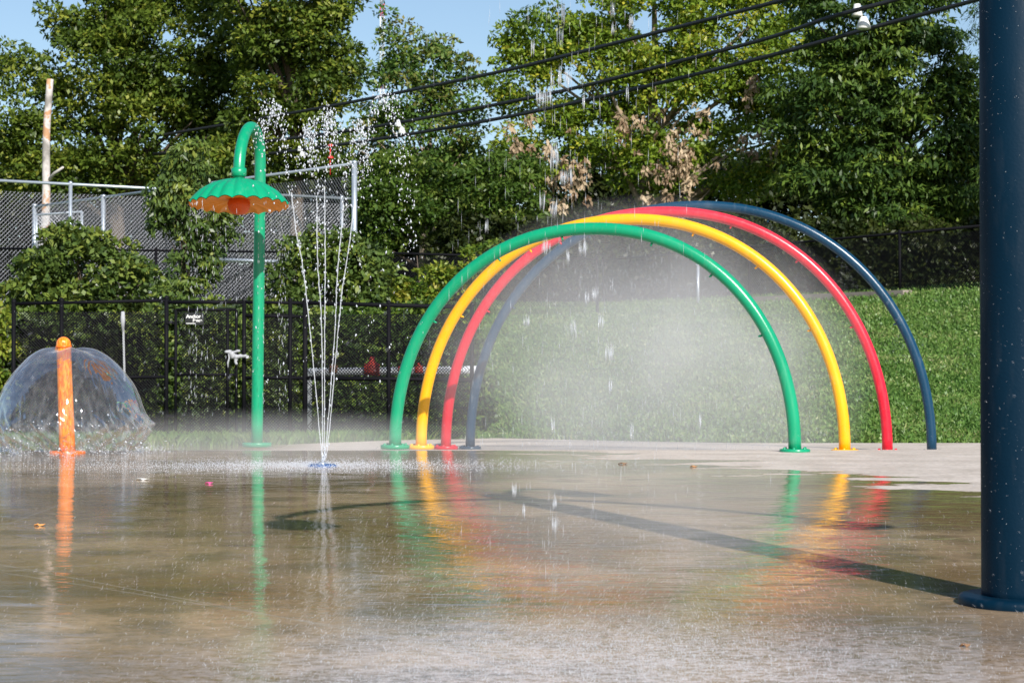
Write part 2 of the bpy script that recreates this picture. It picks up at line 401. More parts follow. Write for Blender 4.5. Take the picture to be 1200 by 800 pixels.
def tree(name, label, Y, base_px, ells, nclump, crad, per, L, W, mat, bark='bark', limbs=8, trunk_r=.22, top=None, group=None, gz=None, depth=1.0, flat=.6, droop=.3, dry=None, squash=.6):
    bx = at(base_px, 300, Y).x; bz = float(ground_z(bx, Y))-.1 if gz is None else gz
    root = empty(name, (bx, Y, bz), label, 'tree' if 'shrub' not in name and 'bush' not in name and 'vine' not in name else 'shrub', group)
    cen = ell_points(ells, Y, nclump, depth, branchy=(7 if Y > 50 else 0)); cen[:, 2] = np.maximum(cen[:, 2], bz+.3)
    rad = crad*RNG.uniform(.55, 1.35, nclump)
    V, val = clump_leaves(cen, rad, per, L, W, droop, flat, squash)
    foliage('crown', V, val, M[mat], root)
    t = MB(); tp = at(*(top or (base_px, min(e[1] for e in ells))), Y)
    H = tp.z-bz; path = []; ns = 9
    for i in range(ns):
        f = i/(ns-1); path.append(Vector((bx+(tp.x-bx)*f+math.sin(f*5+bx)*.12*H*.15, Y+math.sin(f*4+1)*.1, bz+H*f)))
    t.tube(path, [trunk_r*(1-.85*i/(ns-1)) for i in range(ns)], 8)
    sel = RNG.choice(nclump, min(limbs, nclump), replace=False)
    for q in sel:
        c = Vector(cen[q]); f = min(max((c.z-bz)/H*.62, .12), .85); i = f*(ns-1); a = path[int(i)].lerp(path[min(int(i)+1, ns-1)], i % 1)
        mid = a.lerp(c, .5)+Vector((random.uniform(-.2, .2), random.uniform(-.2, .2), random.uniform(0, .35)))*min(1, H/6)
        r0 = trunk_r*(1-.85*f)*.5
        t.tube([a, a.lerp(mid, .5)+Vector((0, 0, .03)), mid, mid.lerp(c, .5)+Vector((0, 0, .05)), c], [r0, r0*.8, r0*.6, r0*.4, r0*.18], 6)
        if random.random() < .7:
            c2 = mid+Vector((random.uniform(-.8, .8), random.uniform(-.6, .4), random.uniform(.1, .7)))*min(1, H/6)
            t.tube([mid, mid.lerp(c2, .5)+Vector((0, 0, .06)), c2], [r0*.5, r0*.35, r0*.12], 5)
    t.build('trunk', M[bark], root)
    if dry:
        dc = np.concatenate([ell_points([e], Y-1.2, e[4], .5, 0) for e in [(*q[:4], q[4]) for q in [(a, b, c, d, n) for a, b, c, d, n in dry]]]) if False else None
        cs = []
        for a, b, c_, d_, k in dry:
            cc = at(a, b, Y-2.2); p = RNG.normal(0, .5, (k, 3))*np.array([c_/F*Y, .6, d_/F*Y]); cs.append(np.array(cc)+p)
        dc = np.concatenate(cs); V, val = clump_leaves(dc, .17*RNG.uniform(.5, 1.3, len(dc)), 17, .19, .09, 1.6, .1, 1.6)
        tag(foliage('dry_leaves', V, val, M['leaf_dry'], root), 'withered brown leaves hanging in the crown')
    return root

def sphere_arrays(C, r, stretch=None, dirv=None):
    "octahedron-ish droplets: 6 verts 8 tris"
    n = len(C); o = np.array([[1, 0, 0], [-1, 0, 0], [0, 1, 0], [0, -1, 0], [0, 0, 1], [0, 0, -1]], float)
    f = np.array([[0, 2, 4], [2, 1, 4], [1, 3, 4], [3, 0, 4], [2, 0, 5], [1, 2, 5], [3, 1, 5], [0, 3, 5]])
    r = np.broadcast_to(r, (n,)); V = o[None]*r[:, None, None]
    if dirv is not None:
        V = V + dirv[:, None, :]*(o[None, :, 2:3]*stretch[:, None, None])
        V[:, 4:, :] -= o[None, 4:, :]*r[:, None, None]*.0
    V = V + C[:, None, :]
    Q = (f[None]+6*np.arange(n)[:, None, None]).reshape(-1, 3)
    return V.reshape(-1, 3), Q
def drops(name, C, r, mat, parent=None, stretch=None, dirv=None):
    V, Q = sphere_arrays(C, r, stretch, dirv); return np_mesh(name, V, Q, mat, None, parent, True)

# ------------------------------------------------------------------ world and sun
SEL = R(35); shx, shy = .363, -.932           # direction towards the sun on the ground plan
sun_dir = Vector((shx*math.cos(SEL), shy*math.cos(SEL), math.sin(SEL)))
w = bpy.data.worlds.new('World'); sc.world = w; w.use_nodes = True
bg = w.node_tree.nodes['Background']; sky = w.node_tree.nodes.new('ShaderNodeTexSky')
sky.sky_type = 'NISHITA'; sky.sun_disc = False; sky.sun_elevation = SEL
sky.sun_rotation = math.atan2(shx, shy)
sky.air_density = 1.0; sky.dust_density = .4; sky.ozone_density = 2.2
w.node_tree.links.new(sky.outputs[0], bg.inputs[0]); bg.inputs[1].default_value = .09
ld = bpy.data.lights.new('sun', 'SUN'); lo = bpy.data.objects.new('sun', ld); col.objects.link(lo)
ld.energy = 4.8; ld.angle = R(.53); ld.color = (1, .955, .88)
lo.rotation_euler = sun_dir.to_track_quat('Z', 'Y').to_euler(); lo.location = (3, -6, 12)

# ------------------------------------------------------------------ terrain and pad
def grid(name, X, Yf, zf, mat, nx_first=True):
    nr, nc = X.shape; V = np.stack([X, Yf, zf], -1).reshape(-1, 3)
    i = np.arange(nr*nc).reshape(nr, nc)
    Q = np.stack([i[:-1, :-1], i[:-1, 1:], i[1:, 1:], i[1:, :-1]], -1).reshape(-1, 4)
    return np_mesh(name, V, Q, mat, None, None, True)
xs = np.concatenate([[-400, -200, -90, -50, -35, -26], np.arange(-20, 20.1, .5), [26, 35, 50, 90, 200, 400]])
ys = np.concatenate([[-60, -30, -12, -4], np.arange(0, 60, .5), [64, 72, 90, 130, 220, 450, 900]])
X, Y = np.meshgrid(xs, ys); Z = ground_z(X, Y)-.035 + .03*np.sin(X*1.7+Y*.6)*(Y > 31)
tag(grid('grass_bank', X, Y, Z, M['soil']), kind='structure')
cx = np.concatenate([[-22, -16], np.arange(-12, 14.01, .25), [18, 22]])
v = np.concatenate([np.linspace(0, .6, 30)[:-1], np.linspace(.6, 1, 60)])
CX, VV = np.meshgrid(cx, v); CY = 1.5+(bank_start(CX)-1.5)*VV
# put a row exactly on the crest line
k = np.argmin(np.abs(CY-CR), axis=0); CY[k, np.arange(len(cx))] = CR
tag(grid('splash_pad', CX, CY, pad_z(CX, CY), M['pad']), kind='structure')

# grass blades on the bank and along the fence foot
def blades(n, fx, fy, h, wd):
    x = fx(n); y = fy(n, x); z = ground_z(x, y)-.04
    a = RNG.uniform(0, 2*math.pi, n); hh = h*RNG.uniform(.4, 1.4, n); lean = RNG.normal(0, .5, (n, 2))*hh[:, None]
    P = np.stack([x, y, z], -1); s = np.stack([np.cos(a), np.sin(a), 0*a], -1)*(wd/2)
    T = P+np.stack([lean[:, 0], lean[:, 1], hh], -1); Md = (P+T)/2+np.stack([0*a, 0*a, hh*.12], -1)
    V = np.stack([P-s, P+s, Md+s*.8, T, Md-s*.8], 1).reshape(-1, 3)
    c = .45+.16*np.sin(x*1.3+np.sin(y*.9)*2)*np.cos(y*1.1)+.16*np.sin(x*3.7+y*1.9+np.sin(y*3.1))+RNG.normal(0, .17, n); hh *= 1+.35*np.sin(x*4.1+np.sin(y*2.3)*1.7)*np.sin(y*3.3)
    return V, np.repeat(np.clip(c, 0, 1), 5)
def bank_y(n, x):
    b = bank_start(x); return b + (ytop(x)+.8-b)*RNG.beta(1.0, 1.25, n)
V1, c1 = blades(150000, lambda n: RNG.uniform(-1.0, 11, n), bank_y, .085, .03)
V2, c2 = blades(26000, lambda n: RNG.uniform(-9, -.6, n), lambda n, x: bank_start(x)+RNG.beta(1, 2, n)*3.4, .15, .022)
Vg = np.concatenate([V1, V2]); cg = np.concatenate([c1, c2])
g = np_mesh('grass', Vg, np.arange(len(Vg)).reshape(-1, 5), M['grass'], cg)
tag(g, 'short green grass covering the bank and the foot of the black fence', 'grass', kind='stuff')
# clover and broad weeds on the bank
n = 42000; x = RNG.uniform(-1, 11, n); y = bank_y(n, x); P = np.stack([x, y, ground_z(x, y)+RNG.uniform(-.01, .07, n)], -1)
V, val = leaf_arrays(P, np.tile([0, 0, 1.], (n, 1)), .055, .045, 0, 1.0)
tag(foliage('ground_cover', V, val, M['grass']), 'low broad leaved weeds mixed through the grass bank', 'weeds', kind='stuff')

# ------------------------------------------------------------------ rainbow arches
def arch(color, mat, L, Rr, apex_y, YL, YR, r, label, nozzles):
    """L, Rr: foot pixels; apex_y: pixel row of the crown centre line"""
    A = at(L[0], L[1], YL); B = at(Rr[0], Rr[1], YR)
    Ym = (YL+YR)/2; top = at((L[0]+Rr[0])/2, apex_y, Ym).z
    root = empty(color+'_arch', ((A.x+B.x)/2, Ym, min(A.z, B.z)), label, 'spray arch', 'rainbow spray arches in a row')
    path = []; N = 72
    c = (A+B)/2; hw = (B-A)/2; zb = (A.z+B.z)/2; H = top-zb
    for i in range(N+1):
        a = math.pi*(1-i/N)
        # superellipse: nearly straight legs, round top
        ca, sa = math.cos(a), math.sin(a)
        ex = 2/2.12
        xx = math.copysign(abs(ca)**ex, ca); zz = abs(sa)**ex
        p = c+hw*xx; p.z = (A.z*(1-xx)/2+B.z*(1+xx)/2) + H*zz
        path.append(p)
    t = MB(); t.tube(path, r, 20); tube = t.build('tube', mat, root)
    for P in (A, B):
        b = MB(); b.lathe([(0, .022), (r*2.2, .022), (r*2.35, .016), (r*2.35, -.02), (0, -.02)], P, 28)
        for k in range(6):
            a = k*math.pi/3+.3; b.lathe([(0, .038), (.012, .036), (.014, .02)], P+Vector((math.cos(a)*r*1.75, math.sin(a)*r*1.75, 0)), 8)
        b.build('base_plate', mat, root)
    for f in nozzles:
        i = int(f*N); p = path[i]; nb = MB(); cn = (c+Vector((0, 0, H*.3))-p).normalized()
        nb.tube([p+cn*r*.9, p+cn*(r+.02), p+cn*(r+.035)], [.011, .011, .006], 10); nb.build('nozzle', mat, root)
    return [path[int(f*N)] for f in nozzles]
nz = []
NF = (.2, .35, .47, .6, .72, .84)
nz += arch('green', M['green'], (463, 523.5), (931.5, 528.5), 268, 19.9, 18.95, .060, 'green spray arch, smallest and nearest of the four arches', NF)
nz += arch('yellow', M['yellow'], (493.5, 523.8), (990, 528.8), 257, 21.7, 20.6, .059, 'yellow spray arch between the green and the red arch', NF)
nz += arch('red', M['red'], (522.5, 524.5), (1040, 529.3), 248, 23.5, 22.6, .059, 'red spray arch between the yellow and the navy arch', NF)
nz += arch('navy', M['navy'], (551, 525), (1092, 530), 241, 25.2, 24.2, .058, 'navy blue spray arch, tallest and rearmost of the four arches', NF)

C = []
for p in nz:
    ax_ = Vector((random.uniform(-.3, .3), random.uniform(-.2, .2), -1)).normalized()
    for _ in range(260):
        d = random.random()**.7*.42; a = random.uniform(0, 2*math.pi); q = d*.42*math.sqrt(random.uniform(.3, 1))
        C.append((p.x+ax_.x*d+math.cos(a)*q, p.y+ax_.y*d+math.sin(a)*q, p.z-.07-d))
SPRAY = np.array(C)

# ------------------------------------------------------------------ navy post with dumping heads (only its foot is in the picture)
pb = gpt(1194, 707); pr = 43/F*pb.y
post = empty('navy_post', pb, 'very thick navy blue post on a round flange at the right edge', 'post')
t = MB(); t.tube([pb+Vector((0, 0, z)) for z in (.0, .05, 1.5, 3.9)], [pr, pr, pr, pr*.97], 64); t.lathe([(pr*.97, 3.9), (pr*.7, 4.0), (0, 4.04)], pb, 48); t.build('pole', M['navypost'], post)
n = 700; a = RNG.uniform(math.pi, 2*math.pi, n); C = np.stack([pb.x+pr*np.cos(a), pb.y+pr*np.sin(a), pb.z+RNG.uniform(.05, 2.45, n)], -1)
V_, Q_ = sphere_arrays(C, .0005+.0013*RNG.random(n)**3); tag(np_mesh('water_beads', V_, Q_, M['drop'], None, post, True), kind='stuff')
fl = MB(); fr_ = 70/F*pb.y; fl.lathe([(pr-.005, .034), (fr_-.02, .034), (fr_-.006, .030), (fr_, .018), (fr_, -.02), (0, -.02)], pb, 72)
lean = lambda b_: setattr(b_, 'v', [(x, y, z+.0285*(y-pb.y)) for x, y, z in b_.v]); lean(fl)
flo = fl.build('flange', M['navypost'], post)
for dx, dy, s in ((-1.25, -1.5, .8), (1.63, -1.5, .8), (.28, .7, .7)):
    a0 = pb+Vector((0, 0, 3.75)); e = Vector((dx, dy, 0)); arm = []
    for i in range(11):
        f = i/10; arm.append(a0+e*f+Vector((0, 0, .3*math.sin(f*math.pi*.9)-.02)))
    b = MB(); b.tube(arm, .045, 14); b.tube([arm[-1], arm[-1]-Vector((0, 0, .14))], .03, 10); ao = b.build('arm', M['navypost'], post)
    h = MB(); tp = arm[-1]-Vector((0, 0, .12)); h.lathe([(0, 0), (.08*s, -.01), (.16*s, -.06), (.21*s, -.14), (.23*s, -.26), (.245*s, -.27), (.24*s, -.255), (.2*s, -.13), (0, -.06)], tp, 32)
    h.build('water_head', M['red'], post)

# ------------------------------------------------------------------ orange bollard and its water dome
Yo = 18.76; ob = at(79, 530.5, Yo); ot = at(74.5, 403, Yo)
bol = empty('orange_bollard', ob, 'short orange round-topped bollard standing inside a dome of water', 'bollard')
ax = (ot-ob); t = MB(); ro = 9.3/F*Yo
pts = [ob+ax*f for f in (0, .1, .5, .8, 1)]; rr = [ro*1.02, ro, ro*.96, ro*.92, ro*.92]
for i in range(1, 7):
    a = i/6*math.pi/2; pts.append(ot+ax.normalized()*(ro*.92*math.sin(a))); rr.append(max(ro*.92*math.cos(a), .001))
t.tube(pts, rr, 32)
m, n_, l_ = NT('orange_wet'); p_ = n_['Principled BSDF']
tc = n_.new('ShaderNodeTexCoord'); mp = n_.new('ShaderNodeMapping'); mp.inputs['Scale'].default_value = (1, 1, .3); l_.new(tc.outputs['Object'], mp.inputs[0])
nzz = n_.new('ShaderNodeTexNoise'); nzz.inputs['Scale'].default_value = 60; nzz.inputs['Detail'].default_value = 3; l_.new(mp.outputs[0], nzz.inputs['Vector'])
cr = n_.new('ShaderNodeValToRGB'); cr.color_ramp.elements[0].position = .38; cr.color_ramp.elements[0].color = (.92, .16, .006, 1); cr.color_ramp.elements[1].position = .64; cr.color_ramp.elements[1].color = (.98, .36, .04, 1)
l_.new(nzz.outputs['Fac'], cr.inputs['Fac']); l_.new(cr.outputs['Color'], p_.inputs['Base Color']); p_.inputs['Roughness'].default_value = .2
bb = n_.new('ShaderNodeBump'); bb.inputs['Strength'].default_value = .6; bb.inputs['Distance'].default_value = .008; l_.new(nzz.outputs['Fac'], bb.inputs['Height']); l_.new(bb.outputs['Normal'], p_.inputs['Normal'])
t.build('tube', m, bol)
b = MB(); b.lathe([(0, .02), (.155, .02), (.165, .012), (.165, -.02), (0, -.02)], ob, 32); b.build('base_plate', M['orange'], bol)
b = MB(); b.tube([ob+ax*(.965), ob+ax*(.975), ob+ax*.985], [ro*.99, ro*1.03, ro*.99], 32); b.build('water_slot_ring', M['orange'], bol)

def dome(root):
    c = at(79, 530, Yo); px = Yo/F
    prof = [(7, 119), (16, 121), (32, 119), (47, 110), (63, 94), (75, 78), (82, 62), (86, 46), (90, 38), (92, 31), (87, 21), (79, 11), (74, 5), (76, 1)]
    P = []
    for i in range(len(prof)-1):
        for k in range(6):
            f = k/6; P.append((prof[i][0]*(1-f)+prof[i+1][0]*f, prof[i][1]*(1-f)+prof[i+1][1]*f))
    P.append(prof[-1]); n = len(P)
    for _ in range(4):
        P = [P[0]]+[((P[i-1][0]+2*P[i][0]+P[i+1][0])/4, (P[i-1][1]+2*P[i][1]+P[i+1][1])/4) for i in range(1, n-1)]+[P[-1]]
    def mod(r, z, a):
        low = max(0, 1-z/(55*px)); k = .035*low*math.sin(37*a+z*60)+.03*low*math.sin(17*a-z*30)+ 1+.035*math.sin(3*a+.6)+.05*math.sin(5*a+1)*low+.045*math.sin(11*a)*low+.03*math.sin(23*a+z*40)*low
        return r*k*(1.0), z*(1+.02*math.sin(4*a))+low*.02*math.sin(9*a+r*9)
    b = MB(); b.lathe([(r*px, z*px) for r, z in P], c, 160, True, mod)
    return b.build('water_sheet', M['film'], root)
wd = empty('water_dome', at(79, 530, Yo), 'clear umbrella of water pouring from the top of the orange bollard', 'water dome')
dome(wd)
# beads and glints tumbling in the lower skirt of the dome
n = 170; a = RNG.uniform(0, 2*math.pi, n); zz = RNG.beta(1.2, 2.4, n)*50; rad = (92-.15*zz+RNG.normal(0, 5, n))*Yo/F
C = np.array(at(79, 530, Yo))+np.stack([rad*np.cos(a), rad*np.sin(a), zz*Yo/F], -1)
o = drops('droplets', C, .003+.010*RNG.random(n)**2, M['drop'], wd); tag(o, kind='stuff')
n = 1500; a = RNG.uniform(0, 2*math.pi, n); rad = (86+np.abs(RNG.normal(0, 26, n)))*Yo/F
C = np.array(at(79, 530, Yo))+np.stack([rad*np.cos(a), rad*np.sin(a), np.abs(RNG.normal(0, .045, n))], -1)
o = drops('splash', C, RNG.uniform(.002, .006, n), M['speck'], wd); tag(o, kind='stuff')

# ------------------------------------------------------------------ flower shower
Yp = 20.3; fb = at(301, 521, Yp)
flw = empty('flower_shower', fb, 'green pole bent over into a hanging green flower shower with orange underside', 'flower shower')
pr_ = 7.0/F*Yp; canc = at(280, 238, Yp-.75)
hp = at(305, 190, Yp)
path = [fb+(hp-fb)*(i/14) for i in range(15)]
end = at(280, 203, Yp-.75)
for i in range(1, 25):
    a = i/24*math.pi; f = (1-math.cos(a))/2
    p = hp.lerp(end, f); p.z += math.sin(a)*.39; path.append(p)
path.append(end+Vector((0, 0, -.10)))
t = MB(); t.tube(path, [pr_*(1-.06*min(i/15, 1)) for i in range(len(path))], 24); t.build('pole', M['green'], flw)
b = MB(); b.lathe([(pr_*1.0, .05), (pr_*1.22, .045), (pr_*1.22, -.03), (pr_, -.035)], end+Vector((0, 0, .0)), 28); b.build('collar', M['green'], flw)
b = MB(); b.lathe([(0, .022), (.14, .022), (.145, .016), (.145, -.02), (0, -.02)], fb, 28); b.build('base_plate', M['green'], flw)
Rc = 58/F*(Yp-.75); topz = end.z-.06; rimz = canc.z
NP = 22
def tilt(b): b.v = [(x, y, z-.085*(y-canc.y)) for x, y, z in b.v]
def petal(r, z, a):
    f = (r/Rc); k = abs(math.cos(a*NP/2))
    return r*(1+.015*f*k), z + .014*f*(k-.5) - .010*f*f*(1-k)
b = MB(); prof = [(pr_*1.1, topz), (Rc*.3, topz-.012), (Rc*.55, topz-.05), (Rc*.78, topz-.115), (Rc*.93, topz-.19), (Rc, rimz-.01)]
cxy = Vector((canc.x, canc.y, 0))
b.lathe(prof, cxy, NP*10, True, petal); tilt(b); b.build('canopy', M['green'], flw)
b = MB(); prof = [(Rc*.995, rimz-.016), (Rc*.985, rimz-.02), (Rc*.8, rimz+.015), (Rc*.5, rimz+.03), (.02, rimz+.035)]
b.lathe(prof, cxy, NP*10, True, petal); tilt(b); b.build('canopy_underside', M['amber'], flw)
b = MB(); b.lathe([(0.001, rimz-.115), (.05, rimz-.108), (.085, rimz-.085), (.105, rimz-.045), (.11, rimz+.0), (.09, rimz+.04)], cxy, 32); b.build('flower_centre', M['redorange'], flw)
# water dripping off the canopy
n = 26; cc = []; st = []
for k in range(n):
    a = RNG.uniform(0, 2*math.pi); z0 = rimz-.02
    for j in range(14):
        z = z0-RNG.uniform(0, 1)**1.5*2.0; cc.append((canc.x+Rc*math.cos(a)*(1+.02*RNG.normal()), canc.y+Rc*math.sin(a), z)); st.append(.01+.02*RNG.random())
cc = np.array(cc); st = np.array(st); dv = np.tile([0, 0, 1.], (len(cc), 1))
tag(drops('dripping_water', cc, RNG.uniform(.0018, .0035, len(cc)), M['thread'], None, st, dv), 'thin drips falling from the rim of the flower shower', 'dripping water', kind='stuff')

# ------------------------------------------------------------------ ground nozzle and five jets
g0 = gpt(378, 546)
nzl = empty('ground_nozzle', g0, 'flat blue round nozzle plate in the pad under the thin jets', 'nozzle')
b = MB(); b.lathe([(0, .02), (.08, .02), (.115, .012), (.125, .0), (.125, -.01)], g0, 32); b.build('nozzle_plate', M['blueplate'], nzl)
b = MB(); b.lathe([(0, .034), (.03, .034), (.034, .02)], g0, 16); b.build('nozzle_cap', M['galv'], nzl)
jets = [([(376, 522), (362, 375), (354, 307), (347, 272), (338, 200), (330, 150), (322, 128), (311, 140), (306, 175)], 'leftmost jet of the fountain, leaning left to the flower shower'),
        ([(378, 522), (377, 387), (372, 300), (371, 225), (367, 170), (363, 152), (360, 170), (357, 200)], 'second jet from the left, rising nearly straight from the blue nozzle'),
        ([(380, 522), (380.5, 387), (381, 300), (380, 200), (382, 150), (385, 135), (390, 155), (393, 190)], 'middle jet of the fountain, tallest and straight'),
        ([(382, 522), (392, 395), (395, 325), (400, 272), (406, 207), (414, 165), (422, 150), (427, 170), (430, 210)], 'second jet from the right, leaning slightly right'),
        ([(384, 522), (396, 390), (401, 340), (408, 295), (420, 210), (434, 140), (448, 118), (462, 130), (473, 190), (482, 300)], 'rightmost jet, arching over to the right before it falls')]
def catm(P, n):
    out = []; P = [P[0]*2-P[1]]+P+[P[-1]*2-P[-2]]
    for i in range(1, len(P)-2):
        for k in range(n):
            t = k/n; a, b_, c, d = P[i-1:i+3]
            out.append(.5*((2*b_)+(c-a)*t+(2*a-5*b_+4*c-d)*t*t+(3*b_-a-3*c+d)*t**3))
    out.append(P[-2]); return out
for pl, lab in jets:
    Yj = g0.y; P = [g0+Vector((0, 0, .03))]+[at(x, y, Yj+random.uniform(-.02, .02)) for x, y in pl]
    S = catm(P, 14); root = empty('water_jet', g0+Vector((0, 0, .03)), lab, 'water jet', 'thin water jets of the ground fountain')
    ztop = max(p.z for p in S); itop = max(range(len(S)), key=lambda i: S[i].z)
    icut = int(itop*.66); rad = [.0026+.0016*(i/icut)*(1+.7*math.sin(i*2.1+Yj))+.0015*random.random() for i in range(icut)]
    t = MB(); t.tube([p+Vector((random.gauss(0, .0015), 0, 0)) for p in S[:icut]], rad, 8); t.build('stream', M['jet'], root)
    C = []; 
    for i, p in enumerate(S):
        f = i/len(S); up = max(0, (i-icut*.25)/(len(S)))
        k = int(1+13*max(0, (i-icut*.7)/len(S))) if i < itop*1.25 else 5
        if i < icut*.3: k = 0 if i % 3 else 1
        sp = .004+.055*max(0, (i-icut*.45)/len(S))
        for _ in range(k): C.append((p.x+random.gauss(0, sp), p.y+random.gauss(0, sp), p.z+random.gauss(0, .03+sp*.6)))
    for _ in range(55):   # loose drops falling back
        p = S[itop]; q = S[-1]; z = random.uniform(-2.2, .1)
        C.append((p.x+(q.x-p.x)*random.random()*1.3+random.gauss(0, .06), p.y+random.gauss(0, .1), p.z+z))
    C = np.array(C); nn = len(C); st = RNG.uniform(.0, .012, nn)
    o = drops('droplets', C, .0022+.0062*RNG.random(nn)**2, M['drop'], root, st, unit(RNG.normal(0, .3, (nn, 3))+[0, 0, 1])); tag(o, kind='stuff')
n = 9000; a = RNG.uniform(0, 2*math.pi, n); rad = np.abs(RNG.normal(0, .85, n))
C = np.stack([g0.x-.1+rad*np.cos(a)*1.7, g0.y+rad*np.sin(a)*.8, 0*a], -1); C[:, 2] = pad_z(C[:, 0], C[:, 1])+np.abs(RNG.normal(0, .018, n))
tag(drops('splashing_droplets', C, RNG.uniform(.0015, .0042, n), M['speck']), 'white splash spread over the pad round the blue nozzle', 'splash', kind='stuff')

tag(drops('nozzle_spray', SPRAY, RNG.uniform(.001, .0022, len(SPRAY)), M['thread']), 'fine cones of spray leaving the nozzles of the arches', 'spray', kind='stuff')
# ------------------------------------------------------------------ water falling from the heads overhead
cl = [(658, 15, 8, 36), (656, 42, 8, 32), (625, 57, 5, 22), (718, 10, 6, 26), (718, 34, 4, 16), (740, 25, 5, 18), (662, 93, 16, 30), (638, 115, 20, 28), (647, 95, 4, 26),
      (650, 185, 10, 44), (664, 208, 14, 26), (636, 235, 7, 28), (649, 245, 8, 26), (683, 290, 11, 24), (640, 290, 10, 22), (570, 265, 4, 20), (698, 345, 8, 22), (672, 385, 8, 26), (704, 378, 6, 26),
      (714, 415, 10, 30), (617, 378, 7, 22), (650, 615, 7, 30), (602, 575, 6, 22), (614, 598, 4, 20), (650, 590, 5, 20), (648, 668, 10, 26), (688, 350, 5, 24), (735, 110, 3, 20), (684, 120, 3, 22), (665, 300, 5, 20), (648, 500, 4, 30), (715, 455, 4, 24), (820, 495, 4, 24), (740, 505, 5, 28)]
C = []; S_ = []; rr_ = []
for x, y, wx, hy in cl:
    Yc = random.uniform(8.3, 9.4)
    for _ in range(int(5+wx*1.5)):
        p = at(x+random.uniform(-wx/2, wx/2), y+random.gauss(0, hy*.1), Yc+random.gauss(0, .1)); C.append(p)
        S_.append(hy*random.uniform(.2, .5)/F*Yc); rr_.append(random.uniform(.0009, .0019))
for _ in range(420):
    x = random.gauss(680, 75); y = random.uniform(0, 700); Yc = random.uniform(8, 10.5)
    p = at(x, y, Yc)
    if p.z < float(pad_z(p.x, Yc))+.02: continue
    C.append(p); S_.append(random.uniform(4, 13)/F*Yc); rr_.append(random.uniform(.0006, .0013))
C = np.array(C); S_ = np.array(S_)
tag(drops('falling_water', C, np.array(rr_), M['thread'], None, S_, np.tile([0, 0, 1.], (len(C), 1))), 'broken strands of water falling in front of the arches', 'falling water', kind='stuff')
# spray specks drifting and bouncing over the near part of the pad
n = 20000; Yc = 5.2+6.5*RNG.beta(1, 1.8, n); x = RNG.normal(.25, .95, n)*Yc/8; z = pad_z(x, Yc)+np.abs(RNG.normal(0, .05, n))*np.exp(-(x-.3)**2)
x2 = RNG.uniform(-.25, .25, 1500)
C = np.stack([x, Yc, z+.004], -1)
sg = np.where(x > .6, 1, -1)*RNG.uniform(.1, .9, n)
dv = unit(np.stack([sg, 0*x, RNG.uniform(.1, 1, n)*np.where(x > .6, -1, 1)*np.sign(sg)*1.0], -1))
tag(drops('spray_specks', C, RNG.uniform(.0003, .0008, n)*Yc/8, M['speck'], None, .012*RNG.random(n)**2+.001, dv), 'fine slanting spray specks bouncing over the near wet concrete', 'spray', kind='stuff')
n = 1300; Yc = RNG.uniform(3.5, 12, n); px = RNG.uniform(0, 1200, n); py = RNG.uniform(350, 800, n)
C = np.array([at(a_, b_, c_) for a_, b_, c_ in zip(px, py, Yc)]); ok = C[:, 2] > pad_z(C[:, 0], C[:, 1])+.01; C = C[ok]; n = len(C)
ang = np.where(C[:, 0] > .8, -1, 1)*RNG.uniform(.4, 1.2, n); dv = np.stack([np.cos(ang), 0*ang, np.sin(ang)], -1)
tag(drops('airborne_specks', C, RNG.uniform(.0004, .0008, n), M['speck'], None, RNG.uniform(.002, .007, n), dv), 'tiny slanting water specks flying across the view', 'spray', kind='stuff')

# fine rain of droplets inside the mist under the arches
n = 3500; f = RNG.beta(1.6, 1.9, n); y = RNG.uniform(19.6, 25, n); x = -.1+3.2*f+(y-19.6)*.15; zt = (1-((x-1.4)/2.3)**2)*1.95
C = np.stack([x, y, RNG.uniform(-.1, 1, n)*np.maximum(zt, .1)], -1)
tag(drops('falling_spray', C, RNG.uniform(.0006, .0018, n), M['thread'], None, RNG.uniform(.004, .035, n), np.tile([0, 0, 1.], (n, 1))), 'fine falling spray filling the space under the arches', 'spray', kind='stuff')

# bright patch of splash where the falling water lands near the camera
n = 16000; x = RNG.normal(.35, .55, n); y = 6.35+RNG.normal(0, .5, n); C = np.stack([x, y, pad_z(x, y)+.003+np.abs(RNG.normal(0, .016, n))], -1)
dv = unit(np.stack([RNG.normal(0, 1, n), 0*x, np.abs(RNG.normal(0, 1, n))], -1))
tag(drops('splash_patch', C, RNG.uniform(.0004, .0011, n), M['speck'], None, .008*RNG.random(n)**2, dv), 'white splash bouncing off the pad at the bottom of the view', 'splash', kind='stuff')

